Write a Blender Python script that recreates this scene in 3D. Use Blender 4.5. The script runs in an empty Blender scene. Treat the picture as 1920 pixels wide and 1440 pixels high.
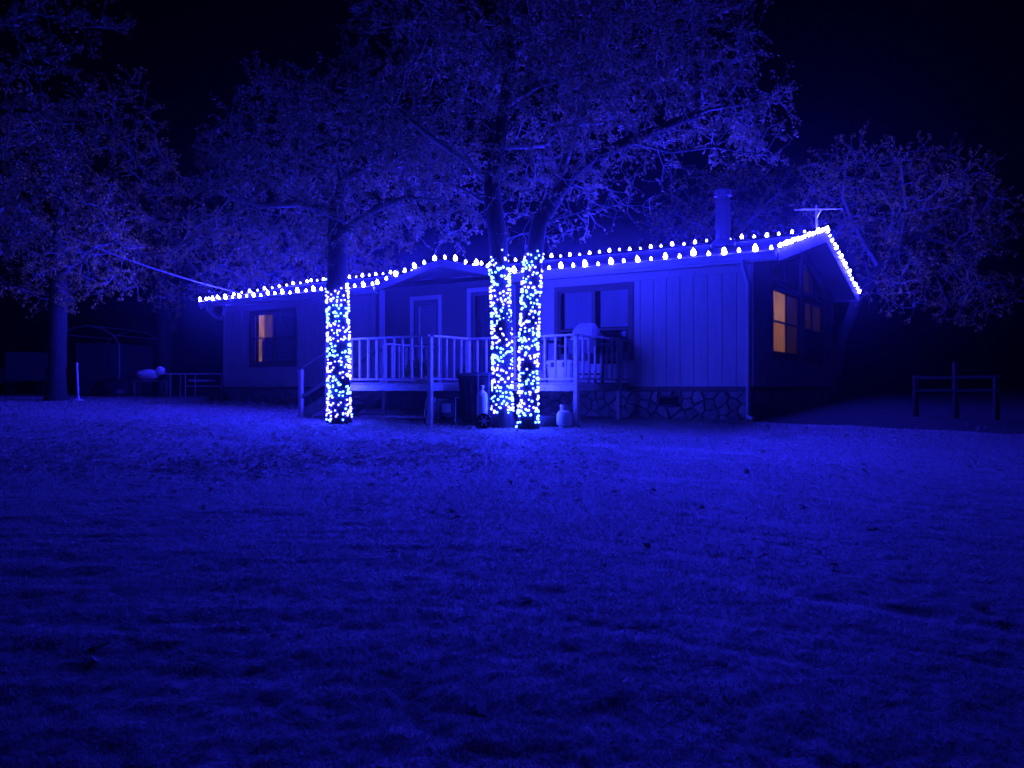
import bpy, bmesh, math, random
import numpy as np
from mathutils import Vector, Matrix, Euler

# ------------------------------------------------------------------ camera, world, light, exposure
SC = bpy.context.scene
COL = SC.collection
cam_d = bpy.data.cameras.new('camera'); cam = bpy.data.objects.new('camera', cam_d); COL.objects.link(cam)
cam.location = (0, 0, 1.5); cam.rotation_euler = (math.radians(90.19), 0, 0)
cam_d.lens = 28.125; cam_d.sensor_width = 36; cam_d.clip_start = 0.05; cam_d.clip_end = 800
SC.camera = cam

W = bpy.data.worlds.new('World'); SC.world = W; W.use_nodes = True
wn = W.node_tree.nodes; wl = W.node_tree.links
sky = wn.new('ShaderNodeTexSky'); sky.sky_type = 'NISHITA'; sky.sun_disc = False
sky.sun_elevation = math.radians(-4); sky.sun_rotation = math.radians(200)
tint = wn.new('ShaderNodeMix'); tint.data_type = 'RGBA'; tint.blend_type = 'MULTIPLY'; tint.inputs[0].default_value = 1
tint.inputs[7].default_value = (0.02, 0.03, 1, 1)
wl.new(sky.outputs[0], tint.inputs[6]); wl.new(tint.outputs[2], wn['Background'].inputs[0])
wn['Background'].inputs[1].default_value = 0.02

# the lit lamps of the place: radiance of each kind of bulb (linear RGB)
E_BIG = (70.0, 68.0, 3600.0)      # large bulbs of the roof strings
E_SMALL = (26.0, 28.0, 2100.0)    # the smaller blue ones between them
E_WHITE = (2.5, 2.6, 118.0)    # tiny trunk lights, white run
E_CYAN = (1.4, 4.4, 112.0)    # tiny trunk lights, aqua run
E_RIDGE_BIG = (38.0, 35.0, 1900.0)   # bulbs of the ridge and rake strings
E_RIDGE_SMALL = (15.0, 15.0, 1050.0)

SC.view_settings.view_transform = 'Standard'; SC.view_settings.look = 'None'
SC.view_settings.exposure = 0; SC.view_settings.gamma = 1
SC.render.engine = 'CYCLES'
cy = SC.cycles
cy.use_denoising = True; cy.use_light_tree = True
cy.max_bounces = 4; cy.diffuse_bounces = 2; cy.glossy_bounces = 2; cy.transmission_bounces = 4
cy.transparent_max_bounces = 8; cy.volume_bounces = 0
cy.sample_clamp_indirect = 4.0; cy.caustics_reflective = False; cy.caustics_refractive = False
cy.filter_width = 1.6

RNG = np.random.default_rng(7); random.seed(7)
PI = math.pi

# ------------------------------------------------------------------ helpers: numbers
CX, CY = 4.89, 16.3                       # the house's front right corner
RX, RY, VX, VY = 0.843, -0.538, 0.538, 0.843   # along the front to the right / into the house
HROT = math.atan2(RY, RX)
def hw(x, y, z=0.0):                      # house coordinates -> world
    return Vector((CX + RX * x + VX * y, CY + RY * x + VY * y, z))
def pw(px, py, D):                        # survey point: direction in the photograph at a known distance
    return Vector(((px - 960) / 1500 * D, D, 1.5 + (725 - py) / 1500 * D))

def _hash(ix, iy, s):
    n = (ix.astype(np.int64) * 374761393 + iy.astype(np.int64) * 668265263 + s * 1274126177) & 0xFFFFFFFF
    n = ((n ^ (n >> 13)) * 1103515245) & 0xFFFFFFFF
    n = ((n ^ (n >> 16)) * 2246822519) & 0xFFFFFFFF
    return (n & 0xFFFFFF) / float(0xFFFFFF)
def vnoise(x, y, s=0):
    x = np.asarray(x, float); y = np.asarray(y, float)
    ix = np.floor(x); iy = np.floor(y); fx = x - ix; fy = y - iy
    fx = fx * fx * (3 - 2 * fx); fy = fy * fy * (3 - 2 * fy)
    a = _hash(ix, iy, s); b = _hash(ix + 1, iy, s); c = _hash(ix, iy + 1, s); d = _hash(ix + 1, iy + 1, s)
    return (a * (1 - fx) + b * fx) * (1 - fy) + (c * (1 - fx) + d * fx) * fy - 0.5
def rut(x, y):       # wheel and mower tracks running towards the right of the camera
    a = x * 0.52 + y * 0.854; l = x * -0.854 + y * 0.52
    w = np.clip((x + 1.0) / 3, 0, 1) * np.clip((20 - y) / 5, 0, 1)
    q = 0.7 * vnoise(a / 0.22, l / 3.0, 5) + 0.6 * vnoise(a / 0.09, l / 1.8, 6)
    return w * np.clip(-q - 0.07, 0, 1)
def ground_z(x, y):
    x = np.asarray(x, float); y = np.asarray(y, float)
    base = 0.095 + 0.038 * np.minimum(y, 27.0) + 0.02 * np.clip(x, 0, 4) * np.clip((y - 8) / 8, 0, 1)
    rise = 0.010 * np.clip(y - 27, 0, 20)
    far = np.clip((y - 40) / 60, 0, 1)
    m = np.clip(1.2 - y / 60, 0.2, 1)
    z = base + rise + 0.045 * m * vnoise(x / 7, y / 7, 1) + 0.012 * m * vnoise(x / 1.5, y / 1.5, 2)
    z = z - 0.036 * rut(x, y)
    w2 = np.clip((2.5 - x) / 4, 0, 1) * np.clip((20 - y) / 8, 0, 1)
    r2 = vnoise(x / 1.1, y / 0.22, 8)
    z = z + 0.011 * w2 * r2 + 0.008 * w2 * vnoise(x / 0.7, y / 0.10, 12)
    z = z + 0.012 * np.clip((24 - y) / 12, 0, 1) * vnoise(x / 0.14, y / 0.14, 9) + 0.010 * np.clip((14 - y) / 8, 0, 1) * vnoise(x / 0.05, y / 0.05, 10)
    return z - 0.5 * far
def gz(x, y): return float(ground_z(np.array([x]), np.array([y]))[0])

# ------------------------------------------------------------------ helpers: objects
def tag(o, label=None, cat=None, group=None, kind=None):
    if label: o['label'] = label
    if cat: o['category'] = cat
    if group: o['group'] = group
    if kind: o['kind'] = kind
    return o
def thing(name, label, cat, loc, rotz=0.0, group=None):
    o = bpy.data.objects.new(name, None); COL.objects.link(o); o.empty_display_size = 0.1
    o.location = loc; o.rotation_euler = (0, 0, rotz)
    return tag(o, label, cat, group)
def link(name, me, parent=None, loc=(0, 0, 0), rot=(0, 0, 0), scale=(1, 1, 1)):
    o = bpy.data.objects.new(name, me); COL.objects.link(o)
    o.parent = parent; o.location = loc; o.rotation_euler = rot; o.scale = scale
    return o

class MB:
    def __init__(s): s.v = []; s.f = []
    def add(s, vs, fs):
        n = len(s.v); s.v += [tuple(p) for p in vs]; s.f += [tuple(i + n for i in f) for f in fs]; return s
    def box(s, x0, x1, y0, y1, z0, z1):
        return s.add([(x0,y0,z0),(x1,y0,z0),(x1,y1,z0),(x0,y1,z0),(x0,y0,z1),(x1,y0,z1),(x1,y1,z1),(x0,y1,z1)],
                     [(3,2,1,0),(4,5,6,7),(0,1,5,4),(1,2,6,5),(2,3,7,6),(3,0,4,7)])
    def fbox(s, P, a0, a1, z0, z1, n0, n1):
        return s.add([P(a0,z0,n0),P(a1,z0,n0),P(a1,z0,n1),P(a0,z0,n1),P(a0,z1,n0),P(a1,z1,n0),P(a1,z1,n1),P(a0,z1,n1)],
                     [(3,2,1,0),(4,5,6,7),(0,1,5,4),(1,2,6,5),(2,3,7,6),(3,0,4,7)])
    def prism(s, poly0, poly1):
        n = len(poly0)
        return s.add(list(poly0) + list(poly1), [tuple(range(n))[::-1], tuple(range(n, 2 * n))] +
                     [(i, (i + 1) % n, n + (i + 1) % n, n + i) for i in range(n)])
    def bar(s, a, b, w, h, up=(0, 0, 1)):
        a = Vector(a); b = Vector(b); d = (b - a).normalized(); u = Vector(up)
        sd = d.cross(u); sd = sd.normalized() if sd.length > 1e-5 else Vector((1, 0, 0)); u = sd.cross(d)
        q = [sd * w / 2 + u * h / 2, -sd * w / 2 + u * h / 2, -sd * w / 2 - u * h / 2, sd * w / 2 - u * h / 2]
        return s.prism([a + k for k in q], [b + k for k in q])
    def tube(s, pts, rad, n=8, caps=True):
        pts = [Vector(p) for p in pts]; N = len(pts)
        if not hasattr(rad, '__len__'): rad = [rad] * N
        ref = Vector((0.13, 0.21, 0.97)); base = len(s.v); prev = None
        for i, p in enumerate(pts):
            d = (pts[min(i + 1, N - 1)] - pts[max(i - 1, 0)])
            d = d.normalized() if d.length > 1e-9 else Vector((0, 0, 1))
            if prev is None:
                a = d.cross(ref); a = a if a.length > 0.05 else d.cross(Vector((1, 0, 0)))
            else:
                a = prev - d * prev.dot(d); a = a if a.length > 1e-4 else d.cross(ref)
            a.normalize(); prev = a; b = d.cross(a)
            for k in range(n):
                t = 2 * PI * k / n
                s.v.append(tuple(p + (a * math.cos(t) + b * math.sin(t)) * rad[i]))
        for i in range(N - 1):
            for k in range(n):
                k2 = (k + 1) % n
                s.f.append((base + i * n + k, base + i * n + k2, base + (i + 1) * n + k2, base + (i + 1) * n + k))
        if caps:
            s.f.append(tuple(base + k for k in range(n))[::-1]); s.f.append(tuple(base + (N - 1) * n + k for k in range(n)))
        return s
    def lathe(s, prof, n=16, c=(0, 0, 0), M=None):
        base = len(s.v); c = Vector(c)
        for r, z in prof:
            for k in range(n):
                t = 2 * PI * k / n; p = Vector((r * math.cos(t), r * math.sin(t), z))
                s.v.append(tuple(c + (M @ p if M else p)))
        for i in range(len(prof) - 1):
            for k in range(n):
                k2 = (k + 1) % n
                s.f.append((base + i * n + k, base + i * n + k2, base + (i + 1) * n + k2, base + (i + 1) * n + k))
        s.f.append(tuple(base + k for k in range(n))[::-1]); s.f.append(tuple(base + (len(prof) - 1) * n + k for k in range(n)))
        return s
    def mesh(s, name, mat, smooth=False, off=(0, 0, 0), bevel=0):
        me = bpy.data.meshes.new(name)
        ox, oy, oz = off
        me.from_pydata([(x - ox, y - oy, z - oz) for x, y, z in s.v], [], s.f)
        bm = bmesh.new(); bm.from_mesh(me); bmesh.ops.recalc_face_normals(bm, faces=bm.faces)
        if bevel: bmesh.ops.bevel(bm, geom=bm.edges[:], offset=bevel, segments=2, affect='EDGES', clamp_overlap=True)
        bm.to_mesh(me); bm.free()
        if smooth:
            for p in me.polygons: p.use_smooth = True
            if smooth != 'all':
                try: me.set_sharp_from_angle(angle=math.radians(40))
                except Exception: pass
        me.materials.append(mat); return me
    def build(s, name, mat, parent=None, off=(0, 0, 0), smooth=False, bevel=0):
        return link(name, s.mesh(name, mat, smooth, off, bevel), parent)

def fast_mesh(name, V, F, mat, smooth=False):
    V = np.ascontiguousarray(V, np.float32); F = np.ascontiguousarray(F, np.int32)
    me = bpy.data.meshes.new(name); nf, k = F.shape
    me.vertices.add(len(V)); me.vertices.foreach_set('co', V.ravel())
    me.loops.add(nf * k); me.loops.foreach_set('vertex_index', F.ravel())
    me.polygons.add(nf); me.polygons.foreach_set('loop_start', np.arange(0, nf * k, k, dtype=np.int32))
    me.update(calc_edges=True)
    if smooth: me.polygons.foreach_set('use_smooth', np.ones(nf, bool))
    me.materials.append(mat); return me

# ------------------------------------------------------------------ materials
def mat(name, col, rough=0.7, var=0.25, scale=6.0, stretch=(1, 1, 1), bump=0.0, metal=0.0, col2=None, detail=5, transl=0.0, spec=0.3, objrand=0.0):
    m = bpy.data.materials.new(name); m.use_nodes = True; nt = m.node_tree; N = nt.nodes; L = nt.links
    b = N['Principled BSDF']; b.inputs['Roughness'].default_value = rough; b.inputs['Metallic'].default_value = metal
    b.inputs['Specular IOR Level'].default_value = spec
    tc = N.new('ShaderNodeTexCoord'); mp = N.new('ShaderNodeMapping'); mp.inputs['Scale'].default_value = stretch
    L.new(tc.outputs['Object'], mp.inputs[0])
    nz = N.new('ShaderNodeTexNoise'); nz.inputs['Scale'].default_value = scale; nz.inputs['Detail'].default_value = detail
    nz.inputs['Roughness'].default_value = 0.65; L.new(mp.outputs[0], nz.inputs['Vector'])
    cr = N.new('ShaderNodeValToRGB'); c2 = col2 or [min(1, c * (1 + var)) for c in col]; c1 = [c * (1 - var) for c in col]
    cr.color_ramp.elements[0].position = 0.3; cr.color_ramp.elements[1].position = 0.7
    cr.color_ramp.elements[0].color = (*c1, 1); cr.color_ramp.elements[1].color = (*c2, 1)
    L.new(nz.outputs['Fac'], cr.inputs[0]); out = cr.outputs[0]
    if objrand:
        oi = N.new('ShaderNodeObjectInfo'); mr = N.new('ShaderNodeMapRange')
        mr.inputs[3].default_value = 1 - objrand; mr.inputs[4].default_value = 1 + objrand
        L.new(oi.outputs['Random'], mr.inputs[0])
        mx = N.new('ShaderNodeMix'); mx.data_type = 'RGBA'; mx.blend_type = 'MULTIPLY'; mx.inputs[0].default_value = 1
        L.new(out, mx.inputs[6]); L.new(mr.outputs[0], mx.inputs[7]); out = mx.outputs[2]
    L.new(out, b.inputs['Base Color'])
    if bump:
        bp = N.new('ShaderNodeBump'); bp.inputs['Strength'].default_value = min(1, bump); bp.inputs['Distance'].default_value = 0.02
        L.new(nz.outputs['Fac'], bp.inputs['Height']); L.new(bp.outputs[0], b.inputs['Normal'])
    if transl:
        tr = N.new('ShaderNodeBsdfTranslucent'); L.new(out, tr.inputs[0])
        ms = N.new('ShaderNodeMixShader'); ms.inputs[0].default_value = transl
        L.new(b.outputs[0], ms.inputs[1]); L.new(tr.outputs[0], ms.inputs[2])
        L.new(ms.outputs[0], N['Material Output'].inputs[0])
    return m
def emit(name, col):
    m = bpy.data.materials.new(name); m.use_nodes = True; N = m.node_tree.nodes; L = m.node_tree.links
    b = N['Principled BSDF']; mx = max(col)
    b.inputs['Base Color'].default_value = (0.02, 0.02, 0.03, 1)
    b.inputs['Emission Color'].default_value = (col[0] / mx, col[1] / mx, col[2] / mx, 1); b.inputs['Emission Strength'].default_value = mx
    m.cycles.emission_sampling = 'FRONT'
    return m
def glass_mat(name):
    m = bpy.data.materials.new(name); m.use_nodes = True; N = m.node_tree.nodes; L = m.node_tree.links
    g = N.new('ShaderNodeBsdfGlossy'); g.inputs['Roughness'].default_value = 0.1
    t = N.new('ShaderNodeBsdfTransparent'); t.inputs[0].default_value = (0.85, 0.87, 0.9, 1)
    f = N.new('ShaderNodeFresnel'); f.inputs[0].default_value = 1.18; ms = N.new('ShaderNodeMixShader')
    ge = N.new('ShaderNodeNewGeometry'); mr = N.new('ShaderNodeMapRange'); mr.inputs[3].default_value = 1.18; mr.inputs[4].default_value = 1 / 1.18
    L.new(ge.outputs['Backfacing'], mr.inputs[0]); L.new(mr.outputs[0], f.inputs[0])
    L.new(f.outputs[0], ms.inputs[0]); L.new(t.outputs[0], ms.inputs[1]); L.new(g.outputs[0], ms.inputs[2])
    L.new(ms.outputs[0], N['Material Output'].inputs[0]); return m
def lit_curtain(name, col, strength, sc):
    m = bpy.data.materials.new(name); m.use_nodes = True; N = m.node_tree.nodes; L = m.node_tree.links
    b = N['Principled BSDF']; b.inputs['Base Color'].default_value = (0.4, 0.33, 0.25, 1); b.inputs['Roughness'].default_value = 0.9
    tc = N.new('ShaderNodeTexCoord'); mp = N.new('ShaderNodeMapping'); mp.inputs['Scale'].default_value = sc
    nz = N.new('ShaderNodeTexNoise'); nz.inputs['Scale'].default_value = 3; nz.inputs['Detail'].default_value = 3
    mr = N.new('ShaderNodeMapRange'); mr.inputs[1].default_value = 0.3; mr.inputs[2].default_value = 0.7
    mr.inputs[3].default_value = strength * 0.15; mr.inputs[4].default_value = strength
    L.new(tc.outputs['Object'], mp.inputs[0]); L.new(mp.outputs[0], nz.inputs['Vector']); L.new(nz.outputs['Fac'], mr.inputs[0])
    b.inputs['Emission Color'].default_value = (*col, 1); L.new(mr.outputs[0], b.inputs['Emission Strength'])
    m.cycles.emission_sampling = 'NONE'; return m

M = dict(
    siding=mat('painted_siding', (0.70, 0.68, 0.64), 0.65, 0.10, 3.0, (9, 9, 0.7), 0.25, objrand=0.05),
    gable_siding=mat('gable_siding', (0.70, 0.68, 0.64), 0.7, 0.14, 3.0, (9, 9, 0.7), 0.25, objrand=0.06),
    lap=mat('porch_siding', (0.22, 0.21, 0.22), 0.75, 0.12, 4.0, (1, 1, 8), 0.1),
    white=mat('white_paint', (0.74, 0.73, 0.70), 0.5, 0.08, 5.0, bump=0.05),
    fasc=mat('fascia_paint', (0.34, 0.33, 0.32), 0.6, 0.2, 5.0, (1, 1, 1), 0.1),
    trim=mat('brown_trim', (0.20, 0.17, 0.16), 0.6, 0.15, 5.0, (1, 1, 6), 0.1),
    gutter=mat('gutter_metal', (0.78, 0.78, 0.76), 0.35, 0.05, 3.0, spec=0.5),
    soffit=mat('soffit', (0.50, 0.49, 0.48), 0.8, 0.1, 4.0),
    shingle=mat('shingle', (0.018, 0.018, 0.02), 0.9, 0.45, 14.0, bump=0.5),
    stone=mat('stone', (0.36, 0.34, 0.32), 0.85, 0.35, 9.0, bump=0.6, objrand=0.22),
    mortar=mat('mortar', (0.17, 0.165, 0.16), 0.95, 0.3, 20.0, bump=0.3),
    deck=mat('weathered_deck_wood', (0.46, 0.43, 0.38), 0.75, 0.28, 4.0, (3, 3, 3), 0.35, objrand=0.14),
    deckdark=mat('old_deck_wood', (0.26, 0.24, 0.21), 0.8, 0.3, 4.0, (2, 2, 2), 0.3, objrand=0.12),
    bark=mat('oak_bark', (0.045, 0.04, 0.036), 0.95, 0.5, 9.0, (3, 3, 0.7), 0.9),
    twig=mat('oak_twig', (0.34, 0.31, 0.28), 0.9, 0.25, 7.0),
    leaf=mat('oak_leaf', (0.21, 0.17, 0.085), 0.55, 0.7, 9.0, detail=2, transl=0.3, col2=(0.42, 0.35, 0.16)),
    leafb=mat('brown_leaf', (0.44, 0.33, 0.065), 0.6, 0.65, 7.0, detail=2, transl=0.3, col2=(0.76, 0.56, 0.14)),
    litter=mat('leaf_litter', (0.42, 0.37, 0.30), 0.75, 0.4, 3.0, col2=(0.58, 0.50, 0.40), transl=0.25),
    grass=mat('dry_grass', (0.42, 0.40, 0.35), 0.45, 0.16, 9.0, col2=(0.50, 0.48, 0.42), transl=0.45, spec=0.6),
    ground=mat('lawn_soil', (0.30, 0.28, 0.24), 0.7, 0.25, 14.0, bump=0.6, col2=(0.38, 0.36, 0.31), detail=8, spec=.5),
    wall_shade=mat('shaded_ground', (0.03, 0.026, 0.022), 0.95, 0.4, 7.0, bump=0.5),  # near-black ground colour, stands in for the shade behind the house front
    limb=mat('oak_limb', (0.20, 0.185, 0.17), 0.9, 0.35, 8.0, bump=0.4),
    black=mat('black_plastic', (0.025, 0.026, 0.03), 0.45, 0.3, 5.0),
    darkmetal=mat('dark_metal', (0.05, 0.05, 0.055), 0.4, 0.3, 8.0, metal=0.3),
    pipe=mat('painted_pipe', (0.035, 0.035, 0.035), 0.85, 0.15, 6.0, spec=0.05),
    metal=mat('galvanised', (0.55, 0.55, 0.56), 0.4, 0.15, 8.0, metal=0.6),
    pale=mat('pale_paint', (0.62, 0.62, 0.62), 0.45, 0.12, 5.0),
    hood=mat('grill_hood', (0.30, 0.30, 0.31), 0.5, 0.2, 6.0),
    tank=mat('tank_paint', (0.70, 0.69, 0.66), 0.4, 0.1, 7.0),
    rubber=mat('rubber', (0.03, 0.03, 0.03), 0.8, 0.3, 12.0, bump=0.2),
    pot=mat('clay_pot', (0.30, 0.19, 0.14), 0.8, 0.25, 8.0),
    plant=mat('garden_plant', (0.14, 0.15, 0.07), 0.7, 0.4, 3.0, transl=0.25),
    curtain=mat('curtain', (0.62, 0.60, 0.58), 0.9, 0.12, 3.0, (14, 14, 0.3)),
    lace=mat('lace_curtain', (0.45, 0.42, 0.40), 0.9, 0.6, 16.0, detail=2),
    room=mat('dark_room', (0.03, 0.03, 0.035), 0.9, 0.2, 3.0),
    door=mat('door_paint', (0.24, 0.23, 0.25), 0.5, 0.1, 4.0),
    fence=mat('fence_wood', (0.06, 0.056, 0.053), 0.85, 0.3, 5.0, bump=0.3),
    shed=mat('shed_panel', (0.15, 0.15, 0.16), 0.55, 0.1, 4.0),
    wire=mat('wire', (0.02, 0.022, 0.02), 0.6, 0.2, 10.0),
    cablem=mat('cable', (0.30, 0.30, 0.31), 0.5, 0.2, 10.0),
    cooler=mat('cooler_plastic', (0.75, 0.76, 0.78), 0.4, 0.06, 5.0),
    fur=mat('white_fleece', (0.70, 0.68, 0.64), 0.95, 0.2, 12.0, bump=0.5),
)
GLASS = glass_mat('window_glass')
LIT = lit_curtain('lit_curtain', (1.0, 0.40, 0.14), 0.85, (1, 4, 0.5))
LIT2 = lit_curtain('dim_lit_curtain', (1.0, 0.42, 0.30), 0.035, (1, 2, 0.8))
LIT3 = lit_curtain('lit_gap', (1.0, 0.38, 0.18), 0.6, (6, 6, 0.6))
ERB, ERS = emit('ridge_bulb_white', E_RIDGE_BIG), emit('ridge_bulb_blue', E_RIDGE_SMALL)
LIT5 = lit_curtain('lit_drape', (1.0, 0.33, 0.10), 0.6, (1, 7, 0.35))
LIT4 = lit_curtain('warm_dim_curtain', (1.0, 0.42, 0.32), 0.13, (4, 4, 1.2))
EB, ES, EW, EC = emit('bulb_white', E_BIG), emit('bulb_blue', E_SMALL), emit('tiny_white', E_WHITE), emit('tiny_aqua', E_CYAN)

# ------------------------------------------------------------------ ground
ys = np.concatenate([np.arange(1.5, 8, 0.045), np.arange(8, 16, 0.075), np.arange(16, 28, 0.16), np.arange(28, 60, 1.0), np.arange(60, 420, 12.0)])
rows = []
NXG = 420
for y in ys:
    half = max(5.0, y * 1.0 + 2.5)
    rows.append(np.stack([np.linspace(-half, half, NXG), np.full(NXG, y)], 1))
G = np.concatenate(rows); Gz = ground_z(G[:, 0], G[:, 1])
i = np.arange(len(ys) - 1)[:, None] * NXG + np.arange(NXG - 1)[None, :]
F = np.stack([i, i + 1, i + NXG + 1, i + NXG], -1).reshape(-1, 4)
gme = fast_mesh('ground', np.column_stack([G, Gz]), F, M['ground'], True); gme.materials.append(M['wall_shade'])
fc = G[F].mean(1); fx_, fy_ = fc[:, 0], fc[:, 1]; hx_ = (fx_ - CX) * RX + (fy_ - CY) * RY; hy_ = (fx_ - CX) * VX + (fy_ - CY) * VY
wall_shade = (hy_ > -.08 + .3 * vnoise(fx_ / .5, fy_ / .5, 35)) & ((hx_ > -16.7) | (hy_ > 1.2 + .8 * vnoise(fx_, fy_, 36)))  # faces past the front wall line get that shade painted in
gme.polygons.foreach_set('material_index', wall_shade.astype(np.int32))
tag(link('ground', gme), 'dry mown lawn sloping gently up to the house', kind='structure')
# the lawn behind the camera
mb = MB(); mb.add([(-60, -60, -2.0), (60, -60, -2.0), (60, 1.52, -0.02), (-60, 1.52, -0.02)], [(0, 1, 2, 3)])
tag(mb.build('ground', M['ground']), 'lawn behind the viewer', kind='structure')

def blades(n, y0, y1, seed):
    r = np.random.default_rng(seed)
    y = y0 * (y1 / y0) ** r.random(n); x = r.uniform(-1, 1, n) * (y * 0.70 + 0.6)
    keep = 0.5 * vnoise(x / 0.35, y / 0.35, 31) + 0.5 * vnoise(x / 0.06, y / 0.06, 32) + r.normal(0, 0.25, n) > -0.4
    keep &= ~((rut(x, y) > .12) & (r.random(n) < .5))
    hx = (x - CX) * RX + (y - CY) * RY; hy = (x - CX) * VX + (y - CY) * VY
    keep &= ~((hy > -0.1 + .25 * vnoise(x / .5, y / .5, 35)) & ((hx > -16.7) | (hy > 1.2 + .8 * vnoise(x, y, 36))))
    x = x[keep]; y = y[keep]; n = len(x); z = ground_z(x, y) - 0.004
    a = r.uniform(0, 2 * PI, n); w = (.0014 + .0009 * y) * r.uniform(.6, 1.3, n); h = (.009 + .0011 * y) * r.uniform(.6, 1.6, n) * (1 + 0.35 * vnoise(x / 0.5, y / 0.5, 33))
    lean = r.normal(0, 0.75, (n, 2)) * h[:, None]; dx = np.cos(a) * w / 2; dy = np.sin(a) * w / 2
    p0 = np.column_stack([x - dx, y - dy, z]); p1 = np.column_stack([x + dx, y + dy, z]); p2 = np.column_stack([x + lean[:, 0], y + lean[:, 1], z + h])
    return np.stack([p0, p1, p2], 1).reshape(-1, 3)
gv = blades(880000, 2.3, 28, 1)
tag(link('grass', fast_mesh('grass', gv, np.arange(len(gv)).reshape(-1, 3), M['grass'])), 'short dry lawn grass covering the yard', 'grass', kind='stuff')

# ------------------------------------------------------------------ leaves
OAK = np.array([(0, 0), (.10, .10), (.24, .30), (.15, .44), (.36, .62), (.20, .78), (.16, .92), (0, 1.0)])
def leaf_mesh(name, C, D, Nn, S, material, lobed=True, fold=0.25):
    # C centres, D directions, Nn normals, S sizes
    D = D / (np.linalg.norm(D, axis=1, keepdims=True) + 1e-9)
    T = np.cross(D, Nn); T /= (np.linalg.norm(T, axis=1, keepdims=True) + 1e-9); U = np.cross(T, D)
    if lobed:
        R = [(x, y, abs(x) * fold) for x, y in OAK]; Lh = [(-x, y, abs(x) * fold) for x, y in OAK[::-1][1:-1]]
        tpl = np.array(R + Lh); nR = len(R); n = len(tpl)
        fs = [(0, 1, 2, 3), (0, 3, 4, 7), (4, 5, 6, 7)]
        idx = lambda k: (n - k) % n if k not in (0, 7) else k
        fs += [tuple(idx(k) for k in f)[::-1] for f in fs]
        fs = np.array(fs)
    else:
        tpl = np.array([(0, 0, 0), (.30, .55, .3 * fold), (0, 1, 0), (-.30, .55, .3 * fold)]); fs = np.array([(0, 1, 2, 3)]); n = 4
    P = C[:, None, :] + S[:, None, None] * (tpl[None, :, 0:1] * T[:, None, :] + tpl[None, :, 1:2] * D[:, None, :] + tpl[None, :, 2:3] * U[:, None, :])
    Fs = (np.arange(len(C)) * n)[:, None, None] + fs[None]
    return fast_mesh(name, P.reshape(-1, 3), Fs.reshape(-1, 4), material)

def litter(n, fx, seed, tilt=.16, size=(.04, .085)):
    r = np.random.default_rng(seed); xy = fx(r, n); x, y = xy[:, 0], xy[:, 1]
    z = ground_z(x, y) + r.uniform(.010, .024, n)
    C = np.column_stack([x, y, z]); D = np.column_stack([r.normal(0, 1, n), r.normal(0, 1, n), r.normal(0, tilt, n)])
    Nn = np.column_stack([r.normal(0, .3, n), r.normal(0, .3, n), np.ones(n)])
    return C, D, Nn, r.uniform(*size, n)
def f_left(r, n):
    y = r.uniform(9.5, 24, n); x = np.where(r.random(n) < .8, r.uniform(-1, .05, n) ** 1 * y * .72 - .8, r.uniform(-.7, .15, n) * y)
    y2 = y + r.normal(0, .5, n); keep = (vnoise(x / 1.2, y / 1.2, 41) + r.normal(0, .25, n) > -.15); y2 = np.where(keep, y2, -9)
    hy = (x - CX) * VX + (y2 - CY) * VY; ok = keep & (hy < -.05)
    return np.column_stack([x, y2])[ok] if ok.sum() >= n else np.column_stack([x[ok], y2[ok]])[np.arange(n) % ok.sum()] + r.normal(0, .06, (n, 2))
def f_all(r, n):
    y = np.sqrt(r.uniform(9, 400, n)); x = r.uniform(-.72, .72, n) * y
    return np.column_stack([x, np.minimum(y, 14.0 + r.uniform(0, 1, n))])
parts_ = [litter(15000, f_left, 51), litter(420, f_all, 52, .5, (.055, .11))]
C_, D_, N_, S_ = [np.concatenate([p[k] for p in parts_]) for k in range(4)]
tag(link('leaf_litter', leaf_mesh('leaf_litter', C_, D_, N_, S_, M['litter'], True, .5)), 'fallen oak leaves strewn over the lawn, thickest at the left', 'leaves', kind='stuff')

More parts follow.
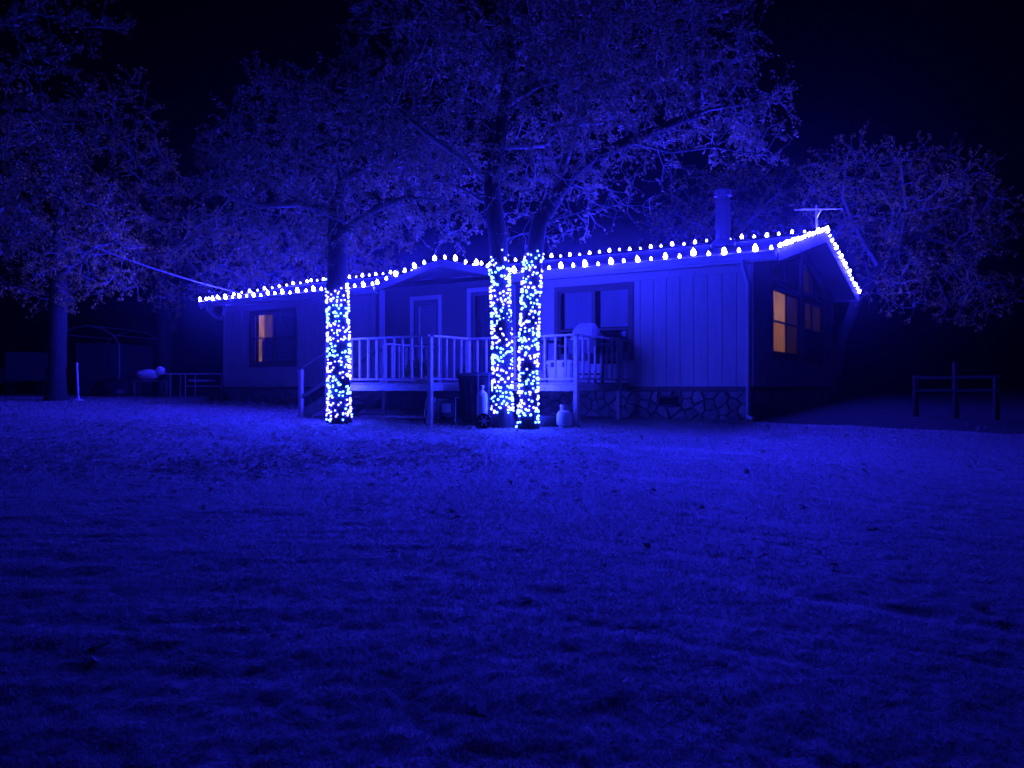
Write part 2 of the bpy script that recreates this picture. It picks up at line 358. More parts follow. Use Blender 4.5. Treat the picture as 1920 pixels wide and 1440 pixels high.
# ------------------------------------------------------------------ trees
def grow(rng, limbs, att, step=0.26, di=2.6, dk=0.5, iters=90, up=0.05):
    pos = []; par = []
    def addpoly(pts, start):
        last = start
        for a, b in zip(pts[:-1], pts[1:]):
            k = max(1, int((b - a).length / step))
            for q in range(1, k + 1):
                pos.append(np.array(a.lerp(b, q / k))); par.append(last); last = len(pos) - 1
        return last
    first = limbs[0]; pos.append(np.array(first[0])); par.append(-1); addpoly(first, 0); ntrunk = len(pos)
    for l in limbs[1:]:
        P = np.array(pos); s = int(np.argmin(((P - np.array(l[0])) ** 2).sum(1))); addpoly([Vector(P[s])] + list(l[1:]), s)
    att = att.copy(); A = np.ones(len(att), bool)
    P = np.array(pos); dist = np.full(len(att), 1e9); near = np.zeros(len(att), int)
    zmin = min(att[:, 2].min() - 1.0, 99)
    cand = np.arange(len(P))
    for it in range(iters):
        Q = P[cand]; d = ((att[:, None, :] - Q[None]) ** 2).sum(2) if len(cand) else None
        if d is not None:
            m = d.argmin(1); dm = d[np.arange(len(att)), m]; b = dm < dist; dist[b] = dm[b]; near[b] = cand[m[b]]
        A &= dist > dk * dk
        act = A & (dist < (di if it > 8 else 99) ** 2)
        if not act.any(): break
        new = []
        ai = np.where(act)[0]; vec = att[ai] - P[near[ai]]; vec /= np.linalg.norm(vec, axis=1, keepdims=True)
        un, inv = np.unique(near[ai], return_inverse=True)
        S = np.zeros((len(un), 3)); np.add.at(S, inv, vec)
        S += rng.normal(0, .35, S.shape) * (np.linalg.norm(S, axis=1, keepdims=True) + .2); S[:, 2] += up
        S /= np.linalg.norm(S, axis=1, keepdims=True) + 1e-9
        NP = P[un] + S * step
        base = len(P); P = np.concatenate([P, NP]); par += list(un); cand = np.arange(base, len(P))
        if len(P) > 5200: break
    return P, np.array(par), ntrunk

def tree(name, label, limbs, ells, rbase, seed, n_att=700, leaves=12000, leaf_size=(.07, .12), lobed=True, leafmat='leaf', twig_r=.005, twigs=2, di=2.6, dk=.5, step=.26, bare=None, group=None, rtip=.008, twig_len=(.25, .6)):
    rng = np.random.default_rng(seed)
    wts = np.array([e[3] if len(e) > 3 else e[1][0] * e[1][1] * e[1][2] for e in [(x[0], x[1], None) + tuple(x[2:]) for x in ells]]); wts = wts / wts.sum()
    att = []
    for e, w in zip(ells, wts):
        k = int(n_att * w) + 4; d = rng.normal(0, 1, (k, 3)); d /= np.linalg.norm(d, axis=1, keepdims=True)
        rr = rng.random(k) ** (1 / 2.2); att.append(np.array(e[0]) + d * rr[:, None] * np.array(e[1]))
    att = np.concatenate(att)
    P, par, ntr = grow(rng, limbs, att, step, di, dk)
    n = len(P); kids = [[] for _ in range(n)]
    for k in range(1, n): kids[par[k]].append(k)
    tips = np.zeros(n)
    for k in range(n - 1, -1, -1):
        if not kids[k]: tips[k] = 1
        if par[k] >= 0: tips[par[k]] += tips[k]
    ex = math.log(max(tips[0], 3)) / math.log(rbase / rtip); rad = rtip * tips ** (1 / ex)
    zb = P[0][2]
    base = Vector(P[0]); T = thing(name, label, 'tree', base, 0, group)
    # flare at the foot
    rad = rad * (1 + .45 * np.exp(-np.maximum(P[:, 2] - zb, 0) / .25) * (np.arange(n) < ntr))
    trunk, limb, twg = MB(), MB(), MB()
    visited = set(); stack = [(0, None)]; B = np.array(base)
    while stack:
        s, pre = stack.pop(); chain = ([pre] if pre is not None else []) + [s]; cur = s
        while kids[cur]:
            ks = sorted(kids[cur], key=lambda q: -tips[q])
            for q in ks[1:]: stack.append((q, cur))
            cur = ks[0]; chain.append(cur)
        pts = [P[q] - B for q in chain]; rs = [rad[q] for q in chain]
        if pre is not None: rs[0] = min(rs[0], rs[1] * 1.15)
        if s == 0:
            for i_ in range(len(pts)): pts[i_] = pts[i_] + (rng.normal(0, .015, 3) if i_ > 1 else 0)
        rr = rs[min(1, len(rs) - 1)]
        (trunk if s == 0 else limb).tube(pts, rs, 14 if s == 0 else (7 if rr > .04 else 4), caps=False)
    # fine twigs and leaves
    thin = np.where((rad < .035) & (np.arange(n) >= ntr))[0]
    LC = []; LD = []
    nl_each = leaves / max(1, len(thin) * twigs)
    for k in thin:
        d0 = P[k] - P[par[k]]; d0 = d0 / (np.linalg.norm(d0) + 1e-9)
        b_ = bare(P[k]) if bare else 1.0
        for _ in range(twigs):
            d = d0 * .5 + rng.normal(0, .7, 3); d /= np.linalg.norm(d); ln = rng.uniform(*twig_len); seg = 4
            p = P[k].copy(); pts = [p - B]
            for q in range(seg):
                d = d + rng.normal(0, .32, 3); d /= np.linalg.norm(d); p = p + d * ln / seg; pts.append(p - B)
            twg.tube(pts, [twig_r * (1 - .15 * q) for q in range(seg + 1)], 3, caps=False)
            m = rng.poisson(nl_each * b_)
            for _q in range(m):
                t = min(3.999, 4 * (1 - abs(rng.normal(0, .3)))); t = max(0, t); a = int(t)
                LC.append(pts[a] + (pts[a + 1] - pts[a]) * (t - a) + rng.normal(0, .035, 3)); LD.append(d + rng.normal(0, .8, 3) + np.array([0, 0, -.35]))
    me = trunk.mesh('trunk', M['bark'], 'all'); link('trunk', me, T)
    if limb.v: link('limbs', limb.mesh('limbs', M['limb'], 'all'), T)
    if twg.v:
        Vt = np.array(twg.v); Ft = np.array(twg.f); o_ = link('twigs', fast_mesh('twigs', Vt, Ft, M['twig'], True), T); o_['kind'] = 'stuff'
    if LC:
        LC = np.array(LC); LD = np.array(LD); m = len(LC)
        Nn = rng.normal(0, 1, (m, 3)) + np.array([0, 0, .6]); S = rng.uniform(*leaf_size, m)
        link('crown', leaf_mesh('crown', LC, LD, Nn, S, M[leafmat], lobed, .4), T)
    return T

def gpt(px, D):      # on the ground below a surveyed direction
    X = (px - 960) / 1500 * D; return Vector((X, D, gz(X, D) - .05))
D1, D2, D3 = 16.75, 15.9, 15.6
t1 = [gpt(636, D1), pw(635, 640, D1), pw(632, 540, D1), pw(630, 490, D1), pw(634, 440, D1), pw(628, 395, D1 + .1), pw(640, 340, D1 + .2), pw(625, 280, D1 + .2)]
TR1 = tree('oak_tree', 'oak with lights round its trunk beside the deck stairs, leftmost of the three lit trunks',
     [t1, [pw(634, 440, D1), pw(690, 400, D1 - .3), pw(760, 370, D1 - .7), pw(830, 375, D1 - 1)],
      [pw(628, 395, D1), pw(560, 380, D1 + .4), pw(490, 385, D1 + .3), pw(430, 370, D1)],
      [pw(640, 340, D1), pw(700, 300, D1 + .8), pw(790, 290, D1 + 1)]],
     [((-3.9, 16.9, 6.1), (3.1, 2.8, 1.7)), ((-1.8, 16.4, 4.9), (1.5, 1.5, .75)), ((-5.5, 17.2, 4.9), (1.9, 1.7, .9)), ((-3.6, 16.2, 4.7), (1.6, .9, .55)), ((-4.6, 17.2, 7.6), (1.6, 1.6, .9))],
     .205, 11, 700, 22000, (.035, .09), twigs=3)
t2 = [gpt(943, D2), pw(941, 640, D2), pw(937, 520, D2), pw(935, 460, D2), pw(928, 390, D2), pw(922, 345, D2), pw(935, 275, D2 + .1), pw(945, 200, D2 + .2), pw(960, 110, D2 + .2), pw(950, 20, D2 + .3), pw(965, -90, D2 + .3)]
def bare2(p): return .35 if p[2] < 5.6 else 1.0
TR2 = tree('oak_tree', 'tall straight oak with lights round its trunk, middle of the three lit trunks',
     [t2, [pw(922, 345, D2), pw(870, 300, D2 - .4), pw(800, 250, D2 - .8), pw(740, 200, D2 - 1)],
      [pw(935, 275, D2), pw(1020, 272, D2 + .5), pw(1060, 235, D2 + .8), pw(1140, 230, D2 + 1.1)],
      [pw(945, 200, D2), pw(1010, 160, D2 - .6), pw(1090, 140, D2 - 1)],
      [pw(955, 130, D2), pw(890, 60, D2 + .7), pw(820, 20, D2 + 1)],
      [pw(925, 370, D2), pw(860, 350, D2 + .9), pw(790, 330, D2 + 1.4)]],
     [((-.4, 16.1, 8.2), (3.1, 3.0, 2.6)), ((-2.0, 15.6, 6.6), (2.0, 2.2, 1.4)), ((.5, 16.0, 5.6), (2.2, 1.6, 1.3)), ((-.2, 16.2, 10.4), (2.4, 2.4, 1.2))],
     .185, 12, 900, 26000, (.035, .09), twigs=3, bare=bare2)
t3 = [gpt(990, D3), pw(991, 660, D3), pw(996, 540, D3), pw(1000, 480, D3), pw(1012, 420, D3), pw(1040, 372, D3), pw(1075, 325, D3 - .1), pw(1110, 295, D3 - .2), pw(1180, 265, D3 - .3), pw(1260, 230, D3 - .3), pw(1330, 205, D3 - .2), pw(1400, 195, D3)]
def bare3(p): return .22 if p[2] < 5.7 and p[0] < 3.6 else (.6 if p[2] < 6.2 and p[0] < 4 else 1.0)
TR3 = tree('oak_tree', 'oak leaning to the right with lights round its trunk, rightmost of the three lit trunks',
     [t3, [pw(1180, 268, D3), pw(1260, 285, D3 - .8), pw(1340, 275, D3 - 1), pw(1420, 290, D3 - 1.1)],
      [pw(1040, 372, D3), pw(1060, 300, D3 + .5), pw(1085, 220, D3 + .9), pw(1120, 130, D3 + 1.2), pw(1150, 40, D3 + 1.3)],
      [pw(1012, 420, D3), pw(1080, 400, D3 - .5), pw(1150, 385, D3 - .8), pw(1205, 385, D3 - 1)],
      [pw(1300, 215, D3), pw(1310, 160, D3 + .4), pw(1300, 100, D3 + .6)]],
     [((2.7, 15.4, 7.5), (2.6, 2.3, 1.7)), ((4.2, 15.3, 6.7), (1.2, 1.5, .9)), ((2.4, 15.3, 9.6), (2.5, 2.4, 1.3)), ((1.6, 15.2, 5.6), (1.6, 1.3, .9)), ((4.7, 14.6, 6.0), (.7, .8, .5))],
     .165, 13, 900, 21000, (.035, .09), twigs=3, bare=bare3)
# left yard
DL = 25.0
tree('oak_tree', 'dark straight trunk standing at the far left beyond the lit lawn',
     [[gpt(106, DL), pw(106, 680, DL), pw(107, 580, DL), pw(108, 520, DL), pw(104, 450, DL), pw(112, 380, DL), pw(100, 300, DL)],
      [pw(108, 520, DL), pw(160, 470, DL - .8), pw(220, 450, DL - 1)], [pw(104, 450, DL), pw(50, 400, DL - .6), pw(0, 370, DL - 1)]],
     [((-14.2, 24.6, 6.2), (3.2, 3, 2.4)), ((-12.4, 23.6, 4.6), (1.8, 1.8, 1.0)), ((-15.2, 24, 9), (2.2, 2.2, 2))], .27, 14, 620, 15000, (.04, .10), False, 'leafb')
tree('oak_tree', 'tree outside the frame whose leafy boughs hang into the top left corner',
     [[gpt(-260, 13.2), pw(-250, 500, 13.2), pw(-240, 300, 13.2), pw(-220, 120, 13.1)], [pw(-240, 300, 13.2), pw(-120, 230, 13.0), pw(0, 210, 12.8)],
      [pw(-225, 150, 13.1), pw(-90, 60, 13.4), pw(60, 20, 13.6)], [pw(-245, 400, 13.2), pw(-120, 400, 13.0), pw(0, 390, 12.6)]],
     [((-8.3, 12.9, 5.9), (1.7, 1.6, 1.6)), ((-7.6, 13.4, 7.8), (1.4, 1.2, .5)), ((-8.2, 12.6, 4.2), (1.5, 1.5, .8))], .2, 15, 420, 6500, (.04, .09))
tree('oak_tree', 'pinkish brown leaved tree rising behind the left end of the house',
     [[gpt(310, 33), pw(308, 600, 33), pw(300, 500, 33), pw(290, 400, 33), pw(270, 300, 33)], [pw(300, 480, 33), pw(370, 430, 32), pw(430, 400, 31.5)], [pw(292, 420, 33), pw(230, 370, 32.5)]],
     [((-15.6, 32.5, 9.6), (2.6, 3, 3.2)), ((-13.2, 31.5, 6.6), (4.2, 3, 2.1)), ((-16, 32, 12.2), (1.8, 2, 2.0))], .28, 16, 700, 20000, (.05, .125), False, 'leafb', twig_r=.008, step=.36, dk=.7, twigs=3, twig_len=(.35, .95))
tree('oak_tree', 'low brown tree behind the roof to the left of the porch gable',
     [[gpt(610, 34), pw(612, 600, 34), pw(600, 520, 34), pw(590, 460, 34)], [pw(600, 500, 34), pw(540, 470, 33.5)], [pw(605, 510, 34), pw(670, 470, 33.5)]],
     [((-7.6, 33.5, 6.6), (3.6, 2.6, 1.9)), ((-9.6, 33, 6.0), (2.2, 2, 1.6))], .24, 17, 480, 18000, (.05, .12), False, 'leafb', twig_r=.008, step=.36, dk=.7, twigs=3, twig_len=(.35, .95))
DR = 25.5
tree('oak_tree', 'spreading oak with a curved trunk behind the right gable of the house',
     [[gpt(1560, DR), pw(1575, 640, DR), pw(1610, 560, DR), pw(1650, 505, DR), pw(1685, 470, DR), pw(1720, 440, DR), pw(1765, 410, DR)],
      [pw(1650, 505, DR), pw(1610, 440, DR + .6), pw(1580, 370, DR + 1), pw(1590, 290, DR + 1.1)], [pw(1685, 470, DR), pw(1700, 390, DR - .5), pw(1690, 310, DR - .8)],
      [pw(1720, 440, DR), pw(1790, 460, DR - 1), pw(1830, 500, DR - 1.4)]],
     [((13.0, 25.5, 7.0), (3.0, 2.8, 2.4)), ((11.0, 26.2, 7.8), (2.2, 2, 1.7)), ((13.8, 24.6, 4.6), (1.9, 1.7, 1.4)), ((12.4, 24.4, 4.6), (1.2, 1.2, .9))], .17, 18, 760, 17000, (.045, .105), False, 'leafb', twig_r=.007, step=.3, dk=.55, twigs=3, twig_len=(.3, .8))
tree('oak_tree', 'dim bare twigged tree behind the roof beside the stove pipe',
     [[gpt(1370, 34), pw(1372, 600, 34), pw(1380, 500, 34), pw(1375, 430, 34), pw(1385, 360, 34)], [pw(1378, 470, 34), pw(1310, 420, 34)], [pw(1376, 440, 34), pw(1440, 380, 33.5)]],
     [((9.4, 33.8, 9.0), (3.4, 2.6, 2.6)), ((7.2, 33.8, 7.4), (2.2, 2, 1.8))], .24, 19, 460, 6500, (.06, .13), False, 'leafb', twig_r=.008, step=.36, dk=.7, twigs=3, twig_len=(.35, .95))

# ------------------------------------------------------------------ house
L, DP, OE, OR = 16.57, 8.27, 0.40, 0.60
ZE, SL = 4.18, 0.235                 # top of the roof edge, roof slope
ZS, ZF = 1.5, 1.42                   # foot of the siding, top of the stones
YR = DP / 2; ZR = ZE + SL * (YR + OE)
def roof_z(y): return ZE + SL * ((y if y < YR else DP - y) + OE)
HB = (0.0, 0.0, 0.72)
house = thing('house', 'long low single storey house with board siding, stone skirting and lights along its roof', 'house', hw(0, 0, HB[2]), HROT)
def hpart(mb, name, m, parent=None, smooth=False, bevel=0):
    return mb.build(name, m, parent or house, HB if parent is None else (0, 0, 0) if False else HB, smooth, bevel)
# a child of a part keeps the same coordinates because parts sit at the house origin
Pf = lambda a, z, n: Vector((a, -n, z))          # front wall: a along x, n outwards
RC = 0.02
Pp = lambda a, z, n: Vector((a, RC - n, z))      # porch wall, set back
Pg = lambda a, z, n: Vector((n, a, z))           # right gable wall: a = y
Pl = lambda a, z, n: Vector((-L - n, a, z))      # left gable wall

def wall_cells(mb, P, a0, a1, z0, ztop, holes, n0, n1):
    A = sorted(set([a0, a1] + [h[0] for h in holes] + [h[1] for h in holes])); A = [a for a in A if a0 <= a <= a1]
    for p, q in zip(A[:-1], A[1:]):
        hs = sorted([(h[2], h[3]) for h in holes if h[0] <= (p + q) / 2 <= h[1]]); z = z0
        for h in hs:
            if h[0] - z > 1e-3: mb.fbox(P, p, q, z, h[0], n0, n1)
            z = h[1]
        zp, zq = ztop(p), ztop(q)
        mb.prism([P(p, z, n0), P(q, z, n0), P(q, zq, n0), P(p, zp, n0)], [P(p, z, n1), P(q, z, n1), P(q, zq, n1), P(p, zp, n1)])

def boards(parent, P, a0, a1, z0, ztop, holes, m, pitch=0.305, gap=0.012, th=0.016, brk=None):
    k = 0; a = a1
    while a > a0 + .02:
        p, q = max(a0, a - pitch), a; a -= pitch
        cuts = sorted(set([p + gap / 2, q - gap / 2] + [h[0] for h in holes if p + gap < h[0] < q - gap] + [h[1] for h in holes if p + gap < h[1] < q - gap] + [b for b in (brk or []) if p + .02 < b < q - .02]))
        for c, d in zip(cuts[:-1], cuts[1:]):
            hs = sorted([(h[2], h[3]) for h in holes if h[0] <= (c + d) / 2 <= h[1]]); z = z0
            for h in hs:
                if h[0] - z > .02: mb = MB(); mb.fbox(P, c, d, z, h[0], 0.001, th); hpart(mb, 'siding_board', m, parent)
                z = h[1]
            zc, zd = ztop(c), ztop(d)
            if min(zc, zd) - z > .02:
                mb = MB(); mb.prism([P(c, z, .001), P(d, z, .001), P(d, zd, .001), P(c, zc, .001)], [P(c, z, th), P(d, z, th), P(d, zd, th), P(c, zc, th)]); hpart(mb, 'siding_board', m, parent)

WIN_F = (-4.50, -2.70, 2.22, 3.72)       # front window behind the deck
WIN_L = (-15.22, -13.34, 2.22, 3.72)     # front window at the left end
RXL, RXR = -10.2, -5.05                  # porch recess
zt = lambda a: 4.04
fw = MB(); 
wall_cells(fw, Pf, -L, RXL, ZS, zt, [WIN_L], -.12, 0)
FWL = hpart(fw, 'front_wall', M['siding']); fw = MB(); wall_cells(fw, Pf, RXR, 0, ZS, zt, [WIN_F], -.12, 0)
FW = hpart(fw, 'front_wall', M['siding'])
boards(FW, Pf, RXR, 0, ZS, lambda a: 4.0, [WIN_F], M['siding']); boards(FWL, Pf, -L, RXL, ZS, lambda a: 4.0, [WIN_L], M['siding'])
cb = MB(); cb.fbox(Pf, -.07, .0, ZS, 4.0, .017, .036); cb.fbox(Pg, -.036, .07, ZS, 4.02, .017, .036); hpart(cb, 'corner_board', M['siding'], FW)
cb = MB(); cb.fbox(Pf, -L, -L + .08, ZS, 4.0, .017, .036); hpart(cb, 'corner_board', M['siding'], FW)
fz = MB(); fz.fbox(Pf, RXR, -.08, 3.84, 4.0, .018, .04); hpart(fz, 'frieze_board', M['siding'], FW)
fz = MB(); fz.fbox(Pf, -L + .09, RXL - .092, 3.84, 4.0, .018, .04); hpart(fz, 'frieze_board', M['siding'], FW)
st = MB(); st.fbox(Pf, RXR, .02, ZF, ZS - .004, .0, .03); hpart(st, 'sill_trim', M['trim'], FW)
st = MB(); st.fbox(Pf, -L, RXL, ZF, ZS - .004, .0, .03); hpart(st, 'sill_trim', M['trim'], FW)
# porch back wall with thin lap siding
DOOR1 = (-8.87, -8.04, 1.62, 3.76); DOOR2 = (-7.02, -5.80, 1.62, 3.86)
XG0, XG1, YG = -9.83, -5.55, -0.42; XGM = (XG0 + XG1) / 2; ZG = ZE + SL * (XG1 - XGM)
def gab_z(x): return ZG - SL * abs(x - XGM) - .06
pz = lambda a: max(4.02, gab_z(a)) if XG0 < a < XG1 else 4.02
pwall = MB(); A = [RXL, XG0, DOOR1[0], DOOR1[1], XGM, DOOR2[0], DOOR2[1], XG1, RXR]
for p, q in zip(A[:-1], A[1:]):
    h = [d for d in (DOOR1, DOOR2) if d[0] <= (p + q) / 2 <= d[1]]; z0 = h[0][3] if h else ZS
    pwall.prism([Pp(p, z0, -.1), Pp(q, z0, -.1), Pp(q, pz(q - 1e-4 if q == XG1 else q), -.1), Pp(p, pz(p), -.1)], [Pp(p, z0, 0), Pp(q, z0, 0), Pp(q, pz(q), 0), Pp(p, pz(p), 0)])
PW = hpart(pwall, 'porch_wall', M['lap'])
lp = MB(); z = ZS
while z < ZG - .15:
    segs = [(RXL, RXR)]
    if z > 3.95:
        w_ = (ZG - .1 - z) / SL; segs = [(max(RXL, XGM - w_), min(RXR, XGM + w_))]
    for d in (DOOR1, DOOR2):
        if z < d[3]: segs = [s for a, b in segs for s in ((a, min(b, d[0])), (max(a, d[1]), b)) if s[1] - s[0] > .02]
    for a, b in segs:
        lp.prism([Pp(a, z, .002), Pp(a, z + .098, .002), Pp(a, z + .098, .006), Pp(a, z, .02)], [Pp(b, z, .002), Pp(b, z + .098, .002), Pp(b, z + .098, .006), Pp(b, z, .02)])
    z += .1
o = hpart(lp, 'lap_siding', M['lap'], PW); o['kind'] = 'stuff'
rs = MB(); rs.fbox(Pf, RXL - .09, RXL, ZS, 4.0, .018, .045); hpart(rs, 'edge_trim', M['white'], PW)
rs = MB(); rs.fbox(Pf, RXR, RXR + .09, ZS, 3.838, .018, .045); hpart(rs, 'edge_trim', M['white'], PW)
fl = MB(); fl.box(RXL, RXR, .03, .25, ZS - .1, ZS - .004); hpart(fl, 'porch_floor', M['deckdark'], PW)
for xp in (-9.72, -5.66):
    pp = MB(); pp.box(xp - .055, xp + .055, -.34, -.23, 1.59, 4.06); hpart(pp, 'porch_post', M['white'])
# gable wall and left wall
WG = [(1.62, 3.96, 2.25, 3.68), (4.36, 6.66, 2.25, 3.68)]
gz_top = lambda a: roof_z(a) - .16
TRZ = 3.86
WT = [(1.62, 3.96), (4.36, 6.66)]
gw = MB(); As = [0, 1.62, 3.96, YR, 4.36, 6.66, DP]
for p, q in zip(As[:-1], As[1:]):
    hs = [w for w in WG if w[0] <= (p + q) / 2 <= w[1]]
    z = ZS
    if hs:
        gw.fbox(Pg, p, q, z, hs[0][2], -.12, 0); gw.fbox(Pg, p, q, hs[0][3], TRZ, -.12, 0); z = None
    if z is not None:
        gw.prism([Pg(p, z, -.12), Pg(q, z, -.12), Pg(q, gz_top(q), -.12), Pg(p, gz_top(p), -.12)], [Pg(p, z, 0), Pg(q, z, 0), Pg(q, gz_top(q), 0), Pg(p, gz_top(p), 0)])
    else:   # strip over the transom
        tr_t = lambda a: roof_z(a) - .50
        gw.prism([Pg(p, tr_t(p), -.12), Pg(q, tr_t(q), -.12), Pg(q, gz_top(q), -.12), Pg(p, gz_top(p), -.12)], [Pg(p, tr_t(p), 0), Pg(q, tr_t(q), 0), Pg(q, gz_top(q), 0), Pg(p, gz_top(p), 0)])
GW = hpart(gw, 'gable_wall', M['gable_siding'])
boards(GW, Pg, 0, DP, ZS, lambda a: gz_top(a), [(w[0], w[1], w[2], roof_z((w[0] + w[1]) / 2)) for w in WG], M['gable_siding'], brk=[YR])
lw = MB(); lw.prism([Pl(0, ZS, -.12), Pl(DP, ZS, -.12), Pl(DP, gz_top(DP), -.12), Pl(YR, gz_top(YR), -.12), Pl(0, gz_top(0), -.12)], [Pl(0, ZS, 0), Pl(DP, ZS, 0), Pl(DP, gz_top(DP), 0), Pl(YR, gz_top(YR), 0), Pl(0, gz_top(0), 0)])
hpart(lw, 'end_wall', M['siding'])
bw = MB(); bw.box(-L, 0, DP - .12, DP, ZS, 4.1); hpart(bw, 'rear_wall', M['siding'])
# foundation
fd = MB(); fd.box(-L, -.0, .03, .25, .2, ZF); fd.box(-.25, -.03, .25, DP, .2, ZF); fd.box(-L, -L + .25, .25, DP, .2, ZF); fd.box(-L + .25, -.25, DP - .25, DP, .2, ZF)
FD = hpart(fd, 'foundation', M['mortar'])
def clip(poly, nx, nz, c):      # keep nx*x+nz*z <= c
    out = []
    for k in range(len(poly)):
        a, b = poly[k], poly[(k + 1) % len(poly)]; da = nx * a[0] + nz * a[1] - c; db = nx * b[0] + nz * b[1] - c
        if da <= 0: out.append(a)
        if da * db < 0: t = da / (da - db); out.append((a[0] + t * (b[0] - a[0]), a[1] + t * (b[1] - a[1])))
    return out
def stones(P, a0, a1, z0f, z1, cell, seed, holes=()):
    r = np.random.default_rng(seed); seeds = []
    na = int((a1 - a0) / cell)
    for ia in range(na + 1):
        a = a0 + (ia + .5) * (a1 - a0) / (na + 1); zlo = z0f(a); nz_ = max(1, int(round((z1 - zlo) / (cell * .82))))
        for iz in range(nz_):
            seeds.append((a + r.uniform(-.38, .38) * cell, zlo + (iz + .5 + r.uniform(-.3, .3)) * (z1 - zlo) / nz_ + (.06 if ia % 2 else -.06)))
    for k, s in enumerate(seeds):
        zl = z0f(s[0]); poly = [(a0, zl), (a1, zl), (a1, z1), (a0, z1)]; g = .008 + r.uniform(0, .005)
        poly = clip(poly, -1, 0, -a0 - g); poly = clip(poly, 1, 0, a1 - g); poly = clip(poly, 0, 1, z1 - g)
        for j, t in enumerate(seeds):
            if j == k or abs(t[0] - s[0]) > 1.4: continue
            nx, nz_ = t[0] - s[0], t[1] - s[1]; l = math.hypot(nx, nz_); nx /= l; nz_ /= l
            poly = clip(poly, nx, nz_, nx * (s[0] + t[0]) / 2 + nz_ * (s[1] + t[1]) / 2 - g)
            if len(poly) < 3: break
        for h in holes:
            if len(poly) >= 3:
                cxp = sum(p[0] for p in poly) / len(poly); czp = sum(p[1] for p in poly) / len(poly)
                opts = [clip(poly, 1, 0, h[0] - g), clip(poly, -1, 0, -h[1] - g), clip(poly, 0, 1, h[2] - g), clip(poly, 0, -1, -h[3] - g)]
                ar = lambda q: abs(sum(q[i_][0] * q[(i_ + 1) % len(q)][1] - q[(i_ + 1) % len(q)][0] * q[i_][1] for i_ in range(len(q)))) / 2 if len(q) > 2 else 0
                if ar(poly) > 1e-4: poly = max(opts, key=ar)
        if len(poly) < 3: continue
        # uneven outline
        q = []
        for i_ in range(len(poly)):
            a, b = poly[i_], poly[(i_ + 1) % len(poly)]; q.append(a)
            if math.hypot(b[0] - a[0], b[1] - a[1]) > .12: q.append(((a[0] + b[0]) / 2 + r.normal(0, .008), (a[1] + b[1]) / 2 + r.normal(0, .008)))
        ca = sum(p[0] for p in q) / len(q); cz = sum(p[1] for p in q) / len(q)
        dep = r.uniform(.03, .055); rings = [(1.0, -.03), (.99, dep * .55), (.84, dep)]
        mb = MB(); n = len(q); vs = []
        for sc, d in rings: vs += [P(ca + (p[0] - ca) * sc, cz + (p[1] - cz) * sc, d + (r.normal(0, .004) if sc < .9 else 0)) for p in q]
        fs = [(i_ + rr * n, (i_ + 1) % n + rr * n, (i_ + 1) % n + (rr + 1) * n, i_ + (rr + 1) * n) for rr in (0, 1) for i_ in range(n)] + [tuple(range(2 * n, 3 * n)), tuple(range(n))[::-1]]
        mb.add(vs, fs); hpart(mb, 'stone', M['stone'], FD, smooth=False)
Pfs = lambda a, z, n: Vector((a, .03 - n, z)); Pgs = lambda a, z, n: Vector((-.03 + n, a, z))
gfront = lambda a: gz(hw(a, -.1).x, hw(a, -.1).y) - .06
VENT = (-2.02, -1.58, 1.08, 1.30)
stones(Pfs, -6.2, 0, gfront, ZF, .255, 61, [VENT]); stones(Pfs, -L, -10.2, gfront, ZF, .32, 62)
stones(Pgs, .05, DP, lambda a: gz(hw(.1, a).x, hw(.1, a).y) - .06, ZF, .36, 63)
v = MB(); v.fbox(Pf, VENT[0], VENT[1], VENT[2], VENT[2] + .03, -.02, .03); v.fbox(Pf, VENT[0], VENT[1], VENT[3] - .03, VENT[3], -.02, .03)
v.fbox(Pf, VENT[0], VENT[0] + .03, VENT[2] + .03, VENT[3] - .03, -.02, .03); v.fbox(Pf, VENT[1] - .03, VENT[1], VENT[2] + .03, VENT[3] - .03, -.02, .03)
VN = hpart(v, 'foundation_vent', M['darkmetal'])
for k in range(5):
    s_ = MB(); zz = VENT[2] + .045 + k * .03; s_.prism([Pf(VENT[0] + .03, zz, -.02), Pf(VENT[0] + .03, zz + .02, -.02), Pf(VENT[0] + .03, zz + .005, .02)], [Pf(VENT[1] - .03, zz, -.02), Pf(VENT[1] - .03, zz + .02, -.02), Pf(VENT[1] - .03, zz + .005, .02)])
    hpart(s_, 'slat', M['darkmetal'], VN)
# roof
def slab(mb, pts, th):     # pts: 4 top corners
    mb.prism([Vector(p) for p in pts], [Vector(p) - Vector((0, 0, th)) for p in pts])
rf = MB(); X0, X1 = -L - OR, OR
slab(rf, [(X0, -OE, ZE), (X1, -OE, ZE), (X1, YR, ZR), (X0, YR, ZR)], .10)
slab(rf, [(X0, YR, ZR), (X1, YR, ZR), (X1, DP + OE, ZE), (X0, DP + OE, ZE)], .10)
YV = -OE + (ZG - ZE) / SL
slab(rf, [(XGM, YG, ZG), (XG0, YG, ZE + .004), (XG0, -OE + .01, ZE + .004), (XGM, YV, ZG + .004)], .08)
slab(rf, [(XG1, YG, ZE + .004), (XGM, YG, ZG), (XGM, YV, ZG + .004), (XG1, -OE + .01, ZE + .004)], .08)
RF = hpart(rf, 'roof', M['shingle'])
rcp = MB(); rcp.bar((X0, YR, ZR + .012), (X1, YR, ZR + .012), .22, .03); hpart(rcp, 'ridge_cap', M['shingle'], RF)
